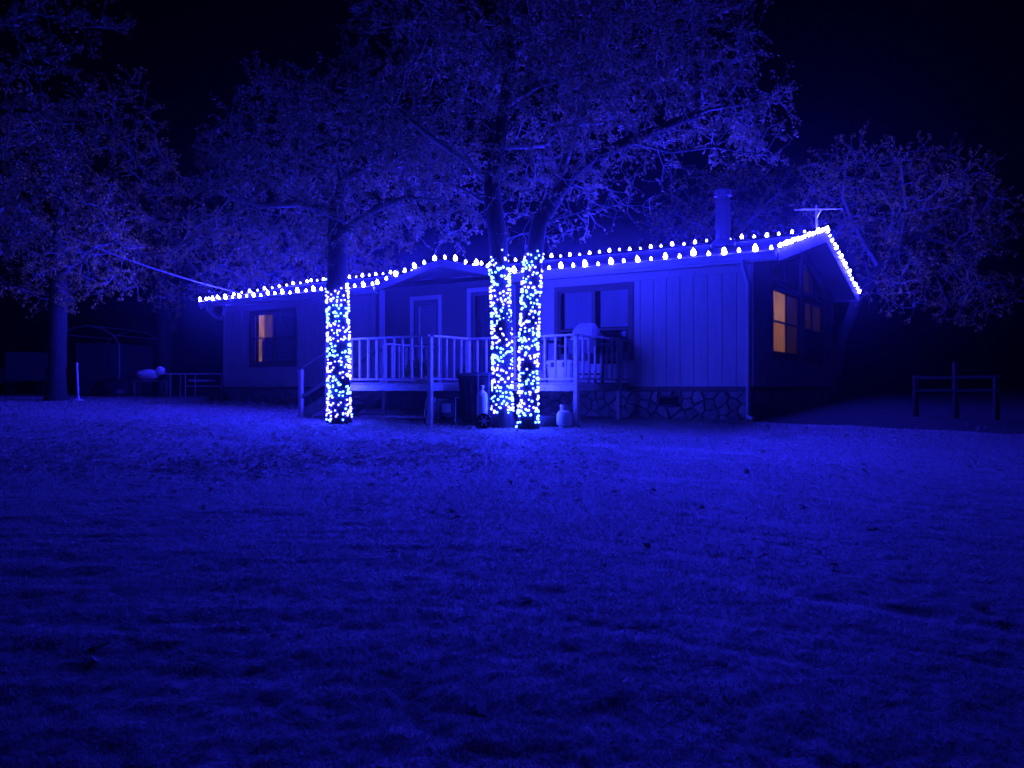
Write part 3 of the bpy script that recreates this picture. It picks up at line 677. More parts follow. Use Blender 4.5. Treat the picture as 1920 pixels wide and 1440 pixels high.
# rake fascia right (two slopes), left, eave fascias, gutters, soffits
for xs, nm in ((OR, 1), (-L - OR, -1)):
    for ya, za, yb, zb in ((-OE, ZE, YR, ZR), (YR, ZR, DP + OE, ZE)):
        f = MB(); x0, x1 = (xs, xs + .03 * nm)
        f.prism([(x0, ya, za + .02), (x0, yb, zb + .02), (x0, yb, zb - .23), (x0, ya, za - .23)], [(x1, ya, za + .02), (x1, yb, zb + .02), (x1, yb, zb - .23), (x1, ya, za - .23)])
        hpart(f, 'rake_fascia', M['fasc'], RF)
        s = MB(); xi = 0 if nm > 0 else -L; s.prism([(xi, ya, za - .12), (xs, ya, za - .12), (xs, yb, zb - .12), (xi, yb, zb - .12)], [(xi, ya, za - .14), (xs, ya, za - .14), (xs, yb, zb - .14), (xi, yb, zb - .14)])
        hpart(s, 'rake_soffit', M['soffit'], RF)
EAVES = [(-L - OR, XG0), (XG1, OR)]
for a, b in EAVES:
    f = MB(); f.box(a, b, -OE + .005, -OE + .03, ZE - .20, ZE - .105); hpart(f, 'eave_fascia', M['white'], RF)
    s = MB(); s.box(a + (OR if a < -10 else 0), b - (OR if b > 0 else 0), -OE + .03, 0, ZE - .165, ZE - .145); hpart(s, 'eave_soffit', M['soffit'], RF)
    g = MB(); pr = [(-OE, ZE - .03), (-OE, ZE - .15), (-OE - .07, ZE - .15), (-OE - .10, ZE - .10), (-OE - .115, ZE - .03), (-OE - .10, ZE - .03), (-OE - .085, ZE - .095), (-OE - .065, ZE - .135), (-OE - .015, ZE - .135), (-OE - .015, ZE - .03)]
    g.prism([(a, y, z) for y, z in pr], [(b, y, z) for y, z in pr]); hpart(g, 'gutter', M['gutter'], RF)
f = MB(); f.box(X0, X1, DP + OE, DP + OE + .03, ZE - .2, ZE); hpart(f, 'eave_fascia', M['white'], RF)
for xa, za, xb, zb in ((XG0, ZE, XGM, ZG), (XGM, ZG, XG1, ZE)):
    f = MB(); f.prism([(xa, YG - .03, za + .01), (xb, YG - .03, zb + .01), (xb, YG - .03, zb - .16), (xa, YG - .03, za - .16)], [(xa, YG, za + .01), (xb, YG, zb + .01), (xb, YG, zb - .16), (xa, YG, za - .16)])
    hpart(f, 'gable_fascia', M['fasc'], RF)
    s = MB(); s.prism([(xa, YG, za - .10), (xb, YG, zb - .10), (xb, RC, zb - .10), (xa, RC, za - .10)], [(xa, YG, za - .115), (xb, YG, zb - .115), (xb, RC, zb - .115), (xa, RC, za - .115)])
    hpart(s, 'porch_soffit', M['soffit'], RF)
# downspouts
def downspout(x, ytop, zb, xk):
    m = MB(); ym = -.055
    pts = [(x, -OE - .05, ZE - .15), (x, -OE - .05, ZE - .24), (x, -OE * .55, ZE - .42), (x + .0, ym, ZE - .58), (x, ym, 2.4), (x, ym, zb + .20), (x, ym - .05, zb + .10), (x + xk, ym - .22, zb + .05)]
    m.tube(pts, .042, 8); hpart(m, 'downspout', M['gutter'], None, smooth=True)
downspout(-.06, 0, gz(hw(-.06, -.1).x, hw(-.06, -.1).y), .16)
m_ = MB(); m_.tube([(-L - .25, -OE - .05, ZE - .15), (-L - .25, -OE - .05, ZE - .25), (-L - .12, -.2, ZE - .5), (-L - .05, .06, ZE - .62), (-L - .05, .06, 1.3)], .042, 8); hpart(m_, 'downspout', M['gutter'], None, smooth=True)
# stove pipe
cp = hw(-1.4, 2.5); m_ = MB(); zr = roof_z(2.5)
m_.lathe([(.17, zr - .1), (.17, 5.96)], 20, (-1.4, 2.5, 0)); ch = hpart(m_, 'stove_pipe', M['pipe'], None, smooth=True)
m_ = MB(); m_.lathe([(.30, zr - .02), (.27, zr + .09), (.18, zr + .16), (.172, zr + .16)], 20, (-1.4, 2.5, 0)); hpart(m_, 'flashing', M['darkmetal'], ch, smooth=True)
m_ = MB(); m_.lathe([(.14, 5.95), (.14, 6.05), (.21, 6.06), (.21, 6.20), (.03, 6.27)], 20, (-1.4, 2.5, 0)); hpart(m_, 'pipe_cap', M['darkmetal'], ch, smooth=True)

# windows
def window(name, P, x0, x1, z0, z1, cols, curtains, rails=True, trim=.10, label=None, mid=None, k_=1.0):
    P0_ = P; P = lambda a, z, n: P0_(a, z, n * k_ if n < .1 and n > -.1 else n)
    m = MB(); t = trim
    for a, b, c, d in ((x0 - t, x1 + t, z1, z1 + t), (x0 - t, x1 + t, z0 - t, z0), (x0 - t, x0, z0, z1), (x1, x1 + t, z0, z1)): m.fbox(P, a, b, c, d, .002, .045)
    w = hpart(m, name, M['trim'])
    if label: w['label'] = label
    sill = MB(); sill.fbox(P, x0 - t - .03, x1 + t + .03, z0 - t - .03, z0 - t, .002, .08); hpart(sill, 'sill', M['trim'], w)
    cw = (x1 - x0) / cols; zm = mid or (z0 + z1) / 2
    for c in range(cols):
        a, b = x0 + c * cw, x0 + (c + 1) * cw; s = MB(); e = .045
        s.fbox(P, a, a + e, z0, z1, -.045, .008); s.fbox(P, b - e, b, z0, z1, -.045, .008)
        s.fbox(P, a + e, b - e, z0, z0 + e, -.045, .006); s.fbox(P, a + e, b - e, z1 - e, z1, -.045, .006)
        if rails: s.fbox(P, a + e, b - e, zm - .025, zm + .025, -.043, .004)
        hpart(s, 'sash', M['trim'], w)
        for zl, zh in (((z0 + e, zm - .025), (zm + .025, z1 - e)) if rails else ((z0 + e, z1 - e),)):
            g = MB(); g.fbox(P, a + e, b - e, zl, zh, -.030, -.024); hpart(g, 'pane', GLASS, w)
    for (a, b, zl, zh, mt, n) in curtains:
        cu = MB(); K = max(6, int((b - a) / .05)); q0 = []; 
        for k in range(K + 1):
            aa = a + (b - a) * k / K; nn = n + .008 * math.sin(k * 1.9 + a * 7) * (1 if mt is not LIT2 else .4)
            q0.append((aa, nn))
        vs = [P(aa, zl, nn) for aa, nn in q0] + [P(aa, zh, nn) for aa, nn in q0]
        cu.add(vs, [(k, k + 1, K + 2 + k, K + 1 + k) for k in range(K)]); hpart(cu, 'curtain', mt, w, smooth=True)
    bk = MB(); bk.fbox(P, x0 - .02, x1 + .02, z0 - .02, z1 + .02, -.5, -.48)
    bk.fbox(P, x0 - .06, x0 - .02, z0 - .02, z1 + .02, -.48, -.121); bk.fbox(P, x1 + .02, x1 + .06, z0 - .02, z1 + .02, -.48, -.121)
    bk.fbox(P, x0 - .06, x1 + .06, z1 + .02, z1 + .06, -.5, -.121); bk.fbox(P, x0 - .06, x1 + .06, z0 - .06, z0 - .02, -.5, -.121)
    hpart(bk, 'interior', M['room'], w); return w
a0, a1, z0, z1 = WIN_F
window('window', Pf, a0, a1, z0, z1, 2, [(a0 + .12, (a0 + a1) / 2 - .05, 2.85, 3.68, M['curtain'], -.075), ((a0 + a1) / 2 + .15, a1 - .06, 2.85, 3.68, M['curtain'], -.075)], mid=2.80)
a0, a1, z0, z1 = WIN_L
window('window', Pf, a0, a1, z0, z1, 2, [(a0 + .22, a0 + .46, z0 + .05, z1 - .05, LIT3, -.065), (a0 + .46, a0 + .92, 2.97, z1 - .05, LIT4, -.065), (a0 + .36, a0 + .92, z0 + .05, 2.93, M['lace'], -.052), (a0 + 1.0, a1 - .05, z0 + .05, z1 - .05, M['lace'], -.06)])
for k, (a0, a1, z0, z1) in enumerate(WG):
    am = (a0 + a1) / 2
    if k == 0: cu = [(a0 + .02, am - .02, 2.97, z1 - .02, LIT, -.06), (a0 + .02, am - .02, z0 + .02, 2.96, LIT5, -.06), (am + .03, a1 - .03, z0 + .03, z1 - .03, LIT2, -.06)]
    else: cu = [(a0 + .45, am - .05, 2.97, z1 - .03, LIT2, -.06), (am + .05, a1 - .03, 2.97, z1 - .03, LIT2, -.06), (a0 + .03, a1 - .03, z0 + .03, 2.93, M['lace'], -.06)]
    window('window', Pg, a0, a1, z0, z1, 2, cu, k_=.38)
    # slanted transom over it
    for c in range(2):
        p, q = a0 + c * (a1 - a0) / 2, a0 + (c + 1) * (a1 - a0) / 2; tt = lambda a: roof_z(a) - .50; e = .05
        m = MB(); pol = [(p, TRZ), (q, TRZ), (q, tt(q)), (p, tt(p))]; inn = [(p + e, TRZ + e), (q - e, TRZ + e), (q - e, tt(q - e) - e), (p + e, tt(p + e) - e)]
        for i_ in range(4):
            j_ = (i_ + 1) % 4; m.prism([Pg(*pol[i_], -.05), Pg(*pol[j_], -.05), Pg(*inn[j_], -.05), Pg(*inn[i_], -.05)], [Pg(*pol[i_], .03), Pg(*pol[j_], .03), Pg(*inn[j_], .02), Pg(*inn[i_], .02)])
        T_ = hpart(m, 'transom_window', M['trim'])
        g = MB(); g.prism([Pg(*x_, -.036) for x_ in inn], [Pg(*x_, -.03) for x_ in inn]); hpart(g, 'pane', GLASS, T_)
        g = MB(); g.add([Pg(*x_, -.055) for x_ in inn], [(0, 1, 2, 3)]); hpart(g, 'curtain', M['lace'] if k == 0 else LIT2 if c == 0 else M['lace'], T_)
        g = MB(); g.add([Pg(*x_, -.3) for x_ in pol], [(0, 1, 2, 3)]); hpart(g, 'interior', M['room'], T_)
pb = MB(); pb.fbox(Pg, 4.06, 4.26, ZS, gz_top(4.16) - .02, .018, .07); hpart(pb, 'centre_batten', M['gable_siding'], GW)
# doors
def door(P, d, slider):
    x0, x1, z0, z1 = d; m = MB(); t = .11
    m.fbox(P, x0 - t, x0, z0, z1 + t, .022, .05); m.fbox(P, x1, x1 + t, z0, z1 + t, .022, .05); m.fbox(P, x0, x1, z1, z1 + t, .022, .05)
    fr = hpart(m, 'door', M['white'])
    if not slider:
        l = MB(); l.fbox(P, x0, x1, z0, 2.62, -.08, -.03); l.fbox(P, x0, x0 + .12, 2.62, z1, -.08, -.03); l.fbox(P, x1 - .12, x1, 2.62, z1, -.08, -.03); l.fbox(P, x0 + .12, x1 - .12, z1 - .13, z1, -.08, -.03)
        hpart(l, 'door_leaf', M['door'], fr)
        g = MB(); g.fbox(P, x0 + .12, x1 - .12, 2.62, z1 - .13, -.06, -.054); hpart(g, 'pane', GLASS, fr)
        g = MB(); g.fbox(P, x0 + .12, x1 - .12, 2.62, z1 - .13, -.10, -.09); hpart(g, 'blind', M['curtain'], fr)
        b = MB(); b.fbox(P, x0 + .125, x0 + .17, 2.65, z1 - .15, -.052, -.03); hpart(b, 'sash_bar', M['white'], fr)
        b = MB(); b.fbox(P, x0 + .15, x1 - .03, 1.75, 2.5, -.03, -.024); hpart(b, 'door_panel', M['door'], fr)
        k = MB(); k.lathe([(.012, 0), (.012, .04), (.032, .05), (.032, .08), (.01, .09)], 10, P(x0 + .06, 2.55, -.03), Matrix.Rotation(PI / 2, 3, 'X')); hpart(k, 'handle', M['metal'], fr, smooth=True)
    else:
        for a, b, n in ((x0, (x0 + x1) / 2 + .03, -.05), ((x0 + x1) / 2 - .03, x1, -.10)):
            l = MB(); e = .07
            l.fbox(P, a, a + e, z0, z1, n - .03, n); l.fbox(P, b - e, b, z0, z1, n - .03, n); l.fbox(P, a + e, b - e, z0, z0 + .1, n - .03, n); l.fbox(P, a + e, b - e, z1 - .08, z1, n - .03, n); hpart(l, 'sliding_frame', M['door'], fr)
            g = MB(); g.fbox(P, a + e, b - e, z0 + .1, z1 - .08, n - .018, n - .012); hpart(g, 'pane', GLASS, fr)
        g = MB(); K = 30; vs = [P(x0 + (x1 - x0) * k / K, zz, -.2 + .015 * math.sin(k * 2.1)) for zz in (z0, z1) for k in range(K + 1)]; g.add(vs, [(k, k + 1, K + 2 + k, K + 1 + k) for k in range(K)]); hpart(g, 'curtain', M['door'], fr, smooth=True)
    bk = MB(); bk.fbox(P, x0 - .05, x1 + .05, z0 - .05, z1 + .05, -.36, -.34); hpart(bk, 'interior', M['room'], fr)
door(Pp, DOOR1, False); door(Pp, DOOR2, True)
wlm = MB(); wlm.lathe([(.03, 0), (.07, .03), (.06, .06), (.08, .22), (.09, .25), (.02, .31)], 8, Pp(-5.34, 3.35, .12)); WLP = hpart(wlm, 'wall_lantern', M['darkmetal'])
wlm = MB(); wlm.fbox(Pp, -5.38, -5.30, 3.36, 3.56, .02, .05); wlm.fbox(Pp, -5.35, -5.33, 3.44, 3.47, .05, .13); hpart(wlm, 'bracket', M['darkmetal'], WLP)

# ------------------------------------------------------------------ deck
DZ = 1.585
DB = (-5.35, -2.45, 0.72)
deck = thing('porch_deck', 'raised weathered wooden porch deck with railing and side stairs', 'deck', hw(DB[0], DB[1], DB[2]), HROT)
def dpart(mb, name, m, parent=None, bevel=0): return mb.build(name, m, parent or deck, DB, False, bevel)
def hgz(x, y): p = hw(x, y); return gz(p.x, p.y)
XR_, XJ, XL_ = -2.74, -5.35, -8.2; YA, YB = -2.45, -3.75
y = YB
k = 0
while y < RC - .06:
    a = (XL_ if y >= YB else XL_); b = XJ if y < YA - .001 else XR_
    y1 = y + .142
    if y < YA < y1: y1 = YA - .002
    if y > -.9: a = -9.4
    m = MB(); m.box(a, b, y + .004, y1, DZ - .035, DZ); dpart(m, 'deck_plank', M['deck']); y = y1 + .003
for nm, bx in (('rim_board', (XL_, XJ + .02, YB - .04, YB, 1.415, 1.545)), ('rim_board', (XJ - .0, XJ + .04, YB, YA - .04, 1.415, 1.545)), ('rim_board', (XJ + .04, XR_ + .02, YA - .04, YA, 1.415, 1.545)),
               ('rim_board', (XR_ - .02, XR_ + .02, YA, -.02, 1.415, 1.545)), ('rim_board', (XL_ - .04, XL_, YB, -.02, 1.415, 1.545))):
    m = MB(); m.box(*bx); dpart(m, nm, M['deck'], None, .004)
for xj in np.arange(XL_ + .4, XR_ - .1, .45):
    m = MB(); m.box(xj, xj + .04, (YB if xj < XJ else YA) + .01, -.03, 1.42, 1.545); dpart(m, 'joist', M['deckdark'])
ZT0, ZT1, ZB0, ZB1 = 2.50, 2.54, 1.635, 1.675
def post(x, y, top=2.50, s=.09, zb=None):
    m = MB(); m.box(x - s / 2, x + s / 2, y - s / 2, y + s / 2, (hgz(x, y) - .1) if zb is None else zb, top); dpart(m, 'post', M['deck'], None, .006)
POSTS = [(XJ + .0, YB + .0), (XJ, YA - .0), (XR_, YA), (XL_, YB), (XL_, -1.9), (XL_, -3.28), (XR_, -.5)]
for x_, y_ in POSTS: post(x_, y_ - .0)
bal = MB(); bal.box(-.02, .02, -.02, .02, 0, ZT0 - ZB1); balme = bal.mesh('baluster', M['deck'], bevel=.003)
def rail(p, q, nb, skip=()):
    (x0, y0), (x1, y1) = p, q
    m = MB(); m.bar((x0, y0, (ZT0 + ZT1) / 2), (x1, y1, (ZT0 + ZT1) / 2), .13, .038); dpart(m, 'top_rail', M['deck'], None, .004)
    m = MB(); m.bar((x0, y0, (ZB0 + ZB1) / 2), (x1, y1, (ZB0 + ZB1) / 2), .07, .038); dpart(m, 'bottom_rail', M['deck'], None, .004)
    for k in range(1, nb + 1):
        t = k / (nb + 1); o = link('baluster', balme, deck, (x0 + (x1 - x0) * t - DB[0], y0 + (y1 - y0) * t - DB[1], ZB1 - DB[2]), (0, random.gauss(0, .008), random.uniform(-.1, .1)))
rail((XL_, YB), (XJ, YB), 11); rail((XJ, YB + .02), (XJ, YA), 4); rail((XJ, YA), (XR_, YA), 10); rail((XR_, YA + .02), (XR_, -.04), 8); rail((XL_, -1.9), (XL_, -.04), 6)
# stairs down to the left
xs0, xs1 = XL_ - .04, -9.45; nst = 4; gst = hgz(xs1, -2.6)
for k in range(nst):
    zt_ = DZ - (k + 1) * (DZ - gst) / (nst + 1); xx = xs0 - k * .29
    m = MB(); m.box(xx - .30, xx, -3.28, -1.9, zt_ - .04, zt_); dpart(m, 'tread', M['deck'], None, .004)
for ys_ in (-3.32, -1.88):
    m = MB(); m.prism([(xs0, ys_, DZ - .05), (xs0, ys_, DZ - .33), (xs1 + .1, ys_, gst - .05), (xs1 - .12, ys_, gst - .05), (xs1 - .12, ys_, gst + .10)], [(xs0, ys_ + .04, DZ - .05), (xs0, ys_ + .04, DZ - .33), (xs1 + .1, ys_ + .04, gst - .05), (xs1 - .12, ys_ + .04, gst - .05), (xs1 - .12, ys_ + .04, gst + .10)]); dpart(m, 'stringer', M['deckdark'])
    yn = ys_ + (-.05 if ys_ < -3 else .09)
    m = MB(); m.box(xs1 - .05, xs1 + .04, yn - .045, yn + .045, gst - .1, 1.90); dpart(m, 'newel_post', M['deck'], None, .005)
    m = MB(); m.bar((xs1 - .14, yn, 1.87), (xs0 + .03, yn, 2.49), .10, .04); dpart(m, 'handrail', M['deckdark'])
    m = MB(); m.bar((xs1 + .0, yn, 1.25), (xs0, yn, 1.82), .04, .08); dpart(m, 'lower_rail', M['deckdark'])

# ------------------------------------------------------------------ lights along the roof
def c9(r, name, m):
    mb = MB(); mb.lathe([(r * .55, 0), (r * .95, r * .5), (r, r * 1.0), (r * .8, r * 1.7), (r * .42, r * 2.4), (r * .08, r * 2.8)], 7); return mb.mesh(name, m, 'all')
BIG, SMALL = c9(.047, 'bulb', EB), c9(.031, 'bulb', ES)
RBIG, RSMALL = c9(.036, 'bulb', ERB), c9(.026, 'bulb', ERS)
sock = MB(); sock.lathe([(.016, -.035), (.02, -.03), (.02, .004)], 7); SOCK = sock.mesh('socket', M['wire'])
def roof_string(label, pts, up, spacing=.31, jit=.06, dim=True):
    # pts in house coordinates; bulbs stand along `up`
    p0 = hw(*pts[0]); T = thing('string_lights', label, 'string lights', p0, 0, 'bulb strings along the roof edges')
    W_ = [hw(*p) for p in pts]; seg = [(b - a).length for a, b in zip(W_[:-1], W_[1:])]; tot = sum(seg); n = int(tot / spacing)
    upw = (hw(*up) - hw(0, 0, 0)).normalized(); wirep = []
    for k in range(n + 1):
        s = min(tot - 1e-4, k * tot / n); q = 0
        while s > seg[q]: s -= seg[q]; q += 1
        p = W_[q].lerp(W_[q + 1], s / seg[q]) + Vector((random.gauss(0, .006), random.gauss(0, .006), random.gauss(0, .008)))
        d = (upw + Vector((random.gauss(0, jit), random.gauss(0, jit), random.gauss(0, jit * .6)))).normalized()
        wirep.append(p - d * .02 - p0); big = k % 2 == 0
        rot = d.to_track_quat('Z', 'Y').to_euler(); f = random.uniform(.88, 1.14)
        b = link('bulb', (RBIG if big else RSMALL) if dim else (BIG if big else SMALL), T, p - p0, rot, (f, f, f))
        link('socket', SOCK, b, (0, 0, 0))
        if k < n: wirep.append(p - p0 - d * .02 + (W_[q + 1] - W_[q]).normalized() * spacing / 2 + Vector((0, 0, -.012)))
    w = MB(); w.tube(wirep, .004, 4); w.build('wire', M['wire'], T)
YGU = -OE - .03
roof_string('bulbs along the left front eave, from the far left roof corner to the porch gable', [(-L - OR, YGU, ZE + .01), (XG0 - .1, YGU, ZE + .01)], (0, -.25, .95), dim=False)
roof_string('bulbs climbing over the peaked porch gable above the doors', [(XG0 + .05, YG + .01, ZE + .05), (XGM, YG + .01, ZG + .05), (XG1 - .05, YG + .01, ZE + .05)], (0, -.2, .98), dim=False)
roof_string('bulbs along the gutter over the front window and bare siding at the right', [(XG1 + .1, YGU, ZE + .01), (OR - .1, YGU, ZE + .01)], (0, -.25, .95), dim=False)
roof_string('bulbs standing along the ridge of the main roof', [(-L - OR + .1, YR, ZR + .05), (OR - .15, YR, ZR + .05)], (0, 0, 1))
roof_string('bulbs along the front slope of the left roof end, behind the left eave bulbs', [(-L - OR, YR - .1, ZR + .02), (-L - OR, -OE + .3, ZE + .10)], (-.3, 0, .95))
roof_string('tightly spaced bulbs on the front slope of the right gable, below the antenna', [(OR + .03, -OE + .02, ZE + .05), (OR + .03, YR - .08, ZR + .04)], (.45, 0, .9), .24)
roof_string('bulbs running down the rear slope of the right gable', [(OR + .03, YR + .12, ZR + .02), (OR + .03, DP + OE, ZE + .05)], (.5, .1, .86), .27)

# ------------------------------------------------------------------ lights round the trunks
tiny = MB(); tiny.lathe([(.007, -.012), (.0175, .004), (.0175, .020), (.006, .034)], 6); TW, TC = tiny.mesh('tiny_bulb', EW, 'all'), tiny.mesh('tiny_bulb', EC, 'all')
def trunk_wrap(label, path, rad, z0, z1, seed, turns, nb):
    r = np.random.default_rng(seed); pts = [np.array(p) for p in path]; zs = np.array([p[2] for p in pts]); XY = np.array([p[:2] for p in pts])
    def axis(z): return np.array([np.interp(z, zs, XY[:, 0]), np.interp(z, zs, XY[:, 1])])
    base = Vector((*axis(z0), z0)); T = thing('trunk_lights', label, 'string lights', base, 0, 'tiny light wraps on the oak trunks')
    tot = turns * 2 * PI; front = []; back = []; wire = []
    ph = r.uniform(0, 6)
    for k in range(nb):
        u = (k + .5) / nb; z = z0 + (z1 - z0) * u + r.normal(0, .045); th = ph + tot * u + r.normal(0, .2)
        z += r.uniform(-.12, .14) if u > .95 else (r.uniform(-.02, .1) if u < .04 else 0)
        if float(vnoise(th * 1.3, z * 5, 91 + seed)) < -.24 and r.random() < .75: continue
        R = rad * (1 + .35 * math.exp(-(z - z0 + .15) / .2)) + .014; c = axis(z); n_ = np.array([math.cos(th), math.sin(th), r.normal(0, .3)])
        p = np.array([c[0] + R * n_[0], c[1] + R * n_[1], z]); cz = ((z - z0) / .78 + seed * .37) % 1.0
        aqua = (cz < .46) != (r.random() < .12)
        vis = -(n_[0] * c[0] + n_[1] * c[1]) / np.hypot(*c)
        (front if True else back).append((vis, p, n_, aqua))
    for k in range(turns * 14):
        u = k / (turns * 14); z = z0 + (z1 - z0) * u; th = ph + tot * u; c = axis(z); R = rad * (1 + .35 * math.exp(-(z - z0 + .15) / .2)) + .006
        wire.append((c[0] + R * math.cos(th) - base.x, c[1] + R * math.sin(th) - base.y, z + .02 * math.sin(th * 3.3) - base.z))
    front.sort(key=lambda q: -q[0])
    for vis, p, n_, aqua in front[:300]:
        q = Vector(n_).to_track_quat('Z', 'Y').to_euler(); f = r.uniform(.85, 1.25)
        link('tiny_bulb', TC if aqua else TW, T, Vector(p) - base, q, (f, f, f))
    rest = MB()
    for vis, p, n_, aqua in front[300:]:
        rest.lathe([(.007, -.012), (.0175, .004), (.0175, .020), (.006, .034)], 5, Vector(p) - base, Vector(n_).to_track_quat('Z', 'Y').to_matrix())
    if rest.v: o = rest.build('tiny_bulbs_behind', EW, T); o['kind'] = 'stuff'
    w = MB(); w.tube(wire, .003, 3); w.build('wire', M['wire'], T)
trunk_wrap('white and aqua tiny lights wrapped round the trunk by the deck stairs', t1, .205, t1[0].z + .12, 3.60, 1, 17, 560)
trunk_wrap('white and aqua tiny lights wrapped round the tall trunk beside the wheeled bin', t2, .17, t2[0].z + .32, 4.05, 2, 19, 560)
trunk_wrap('white and aqua tiny lights wrapped round the leaning trunk left of the gas bottle', t3, .165, t3[0].z + .14, 4.02, 3, 19, 560)

# ------------------------------------------------------------------ things round the house
def wpt(px, D): X = (px - 960) / 1500 * D; return Vector((X, D, gz(X, D)))
def onhouse(x, y, z): return hw(x, y, z)
# wheeled bin, side towards the viewer
b0 = wpt(893, 16.35); T = thing('wheeled_bin', 'tall dark wheeled rubbish bin standing left of the middle lit trunk', 'bin', b0, math.radians(-6))
m = MB(); w0, w1, d0, d1, hh = .25, .33, .22, .28, 1.0
m.prism([(-w0, -d0, .06), (w0, -d0, .06), (w0, d0, .06), (-w0, d0, .06)], [(-w1, -d1, hh), (w1, -d1, hh), (w1, d1, hh), (-w1, d1, hh)]); m.build('body', M['black'], T, bevel=.02)
m = MB(); m.box(-w1 - .02, w1 + .02, -d1 - .02, d1 + .02, hh - .06, hh + .0); m.build('rim', M['black'], T, bevel=.008)
m = MB(); m.prism([(-w1 - .03, -d1 - .03, hh + .003), (w1 + .03, -d1 - .03, hh + .003), (w1 + .03, d1 + .03, hh + .003), (-w1 - .03, d1 + .03, hh + .003)], [(-w1 + .06, -d1 + .05, hh + .07), (w1 - .04, -d1 + .05, hh + .09), (w1 - .04, d1 - .05, hh + .09), (-w1 + .06, d1 - .05, hh + .07)]); m.build('lid', M['black'], T, bevel=.01)
m = MB(); m.tube([(w1 + .01, -.2, hh - .04), (w1 + .10, -.2, hh - .01), (w1 + .10, .2, hh - .01), (w1 + .01, .2, hh - .04)], .014, 8); m.build('handle', M['black'], T, smooth=True)
for sgn in (-1, 1):
    m = MB(); m.lathe([(.05, -.03), (.125, -.03), (.125, .03), (.05, .03)], 20, (w0 + .02, sgn * (d0 + .04), .125), Matrix.Rotation(PI / 2, 3, 'X')); m.build('wheel', M['rubber'], T, smooth=True)
for xx in (-.2, -.07, .06, .19):
    m = MB(); m.bar((xx * .78, -d0 - .012, .12), (xx, -d1 - .003, .9), .03, .02, (0, -1, 0)); m.build('rib', M['black'], T)
# gas cylinder on a hand cart
c0 = wpt(904, 15.72); T = thing('cylinder_cart', 'pale gas cylinder on a spoked two wheeled hand cart in front of the bin', 'hand cart', c0, math.radians(-8))
m = MB(); m.lathe([(.09, .09), (.105, .11), (.108, .62), (.095, .69), (.05, .735), (.03, .75)], 20); m.build('cylinder', M['tank'], T, smooth=True)
m = MB(); m.lathe([(.022, .745), (.022, .80), (.04, .80), (.04, .84), (.01, .85)], 10); m.build('valve', M['metal'], T, smooth=True)
for xx in (-.11, .11):
    m = MB(); m.tube([(xx, .10, .12), (xx, .13, 1.0), (xx, .20, 1.06)], .012, 8); m.build('frame_bar', M['darkmetal'], T, smooth=True)
m = MB(); m.box(-.13, .13, -.11, .12, .07, .085); m.build('foot_plate', M['darkmetal'], T)
for xx in (.0,):
    for sy in (-.17, .17):
        W_ = MB(); W_.lathe([(.112, -.022), (.15, -.022), (.155, 0), (.15, .022), (.112, .022), (.108, 0)], 24, (.07, sy, .155), Matrix.Rotation(PI / 2, 3, 'X')); wo = W_.build('wheel', M['rubber'], T, smooth=True)
        h = MB(); h.lathe([(.008, -.03), (.035, -.026), (.035, .026), (.008, .03)], 12, (.07, sy, .155), Matrix.Rotation(PI / 2, 3, 'X')); h.build('hub', M['pale'], wo, smooth=True)
        for k in range(6):
            a = k * PI / 3; h = MB(); h.bar((.07 + .03 * math.cos(a), sy, .155 + .03 * math.sin(a)), (.07 + .112 * math.cos(a), sy, .155 + .112 * math.sin(a)), .022, .014, (0, 1, 0)); h.build('spoke', M['pale'], wo)
# propane bottle and tyre
p0 = wpt(1058, 15.62); T = thing('gas_bottle', 'squat white propane bottle by the deck corner post', 'gas bottle', p0, .4)
m = MB(); m.lathe([(.10, .0), (.105, .03), (.10, .035), (.14, .06), (.152, .12), (.152, .24), (.13, .31), (.07, .345), (.03, .35)], 22); m.build('body', M['tank'], T, smooth=True)
m = MB(); m.lathe([(.022, .345), (.022, .40), (.03, .40), (.03, .425), (.008, .43)], 10); m.build('valve', M['metal'], T, smooth=True)
m = MB()
for k in range(20):
    a0_, a1_ = .5 + k * 5.2 / 20, .5 + (k + 1) * 5.2 / 20
    zb_ = .34; top = .45
    m.prism([(.085 * math.cos(a0_), .085 * math.sin(a0_), zb_ if k % 5 < 4 else .41), (.085 * math.cos(a1_), .085 * math.sin(a1_), zb_ if k % 5 < 4 else .41), (.085 * math.cos(a1_), .085 * math.sin(a1_), top), (.085 * math.cos(a0_), .085 * math.sin(a0_), top)],
            [(.078 * math.cos(a0_), .078 * math.sin(a0_), zb_ if k % 5 < 4 else .41), (.078 * math.cos(a1_), .078 * math.sin(a1_), zb_ if k % 5 < 4 else .41), (.078 * math.cos(a1_), .078 * math.sin(a1_), top), (.078 * math.cos(a0_), .078 * math.sin(a0_), top)])
m.build('collar', M['tank'], T)
p0 = wpt(1030, 16.05); T = thing('tyre', 'old tyre lying flat beside the white propane bottle', 'tyre', p0)
m = MB(); m.lathe([(.18, .02), (.26, .0), (.31, .03), (.325, .09), (.325, .13), (.31, .19), (.26, .215), (.18, .20), (.17, .11)], 30); m.build('tread', M['rubber'], T, smooth=True)
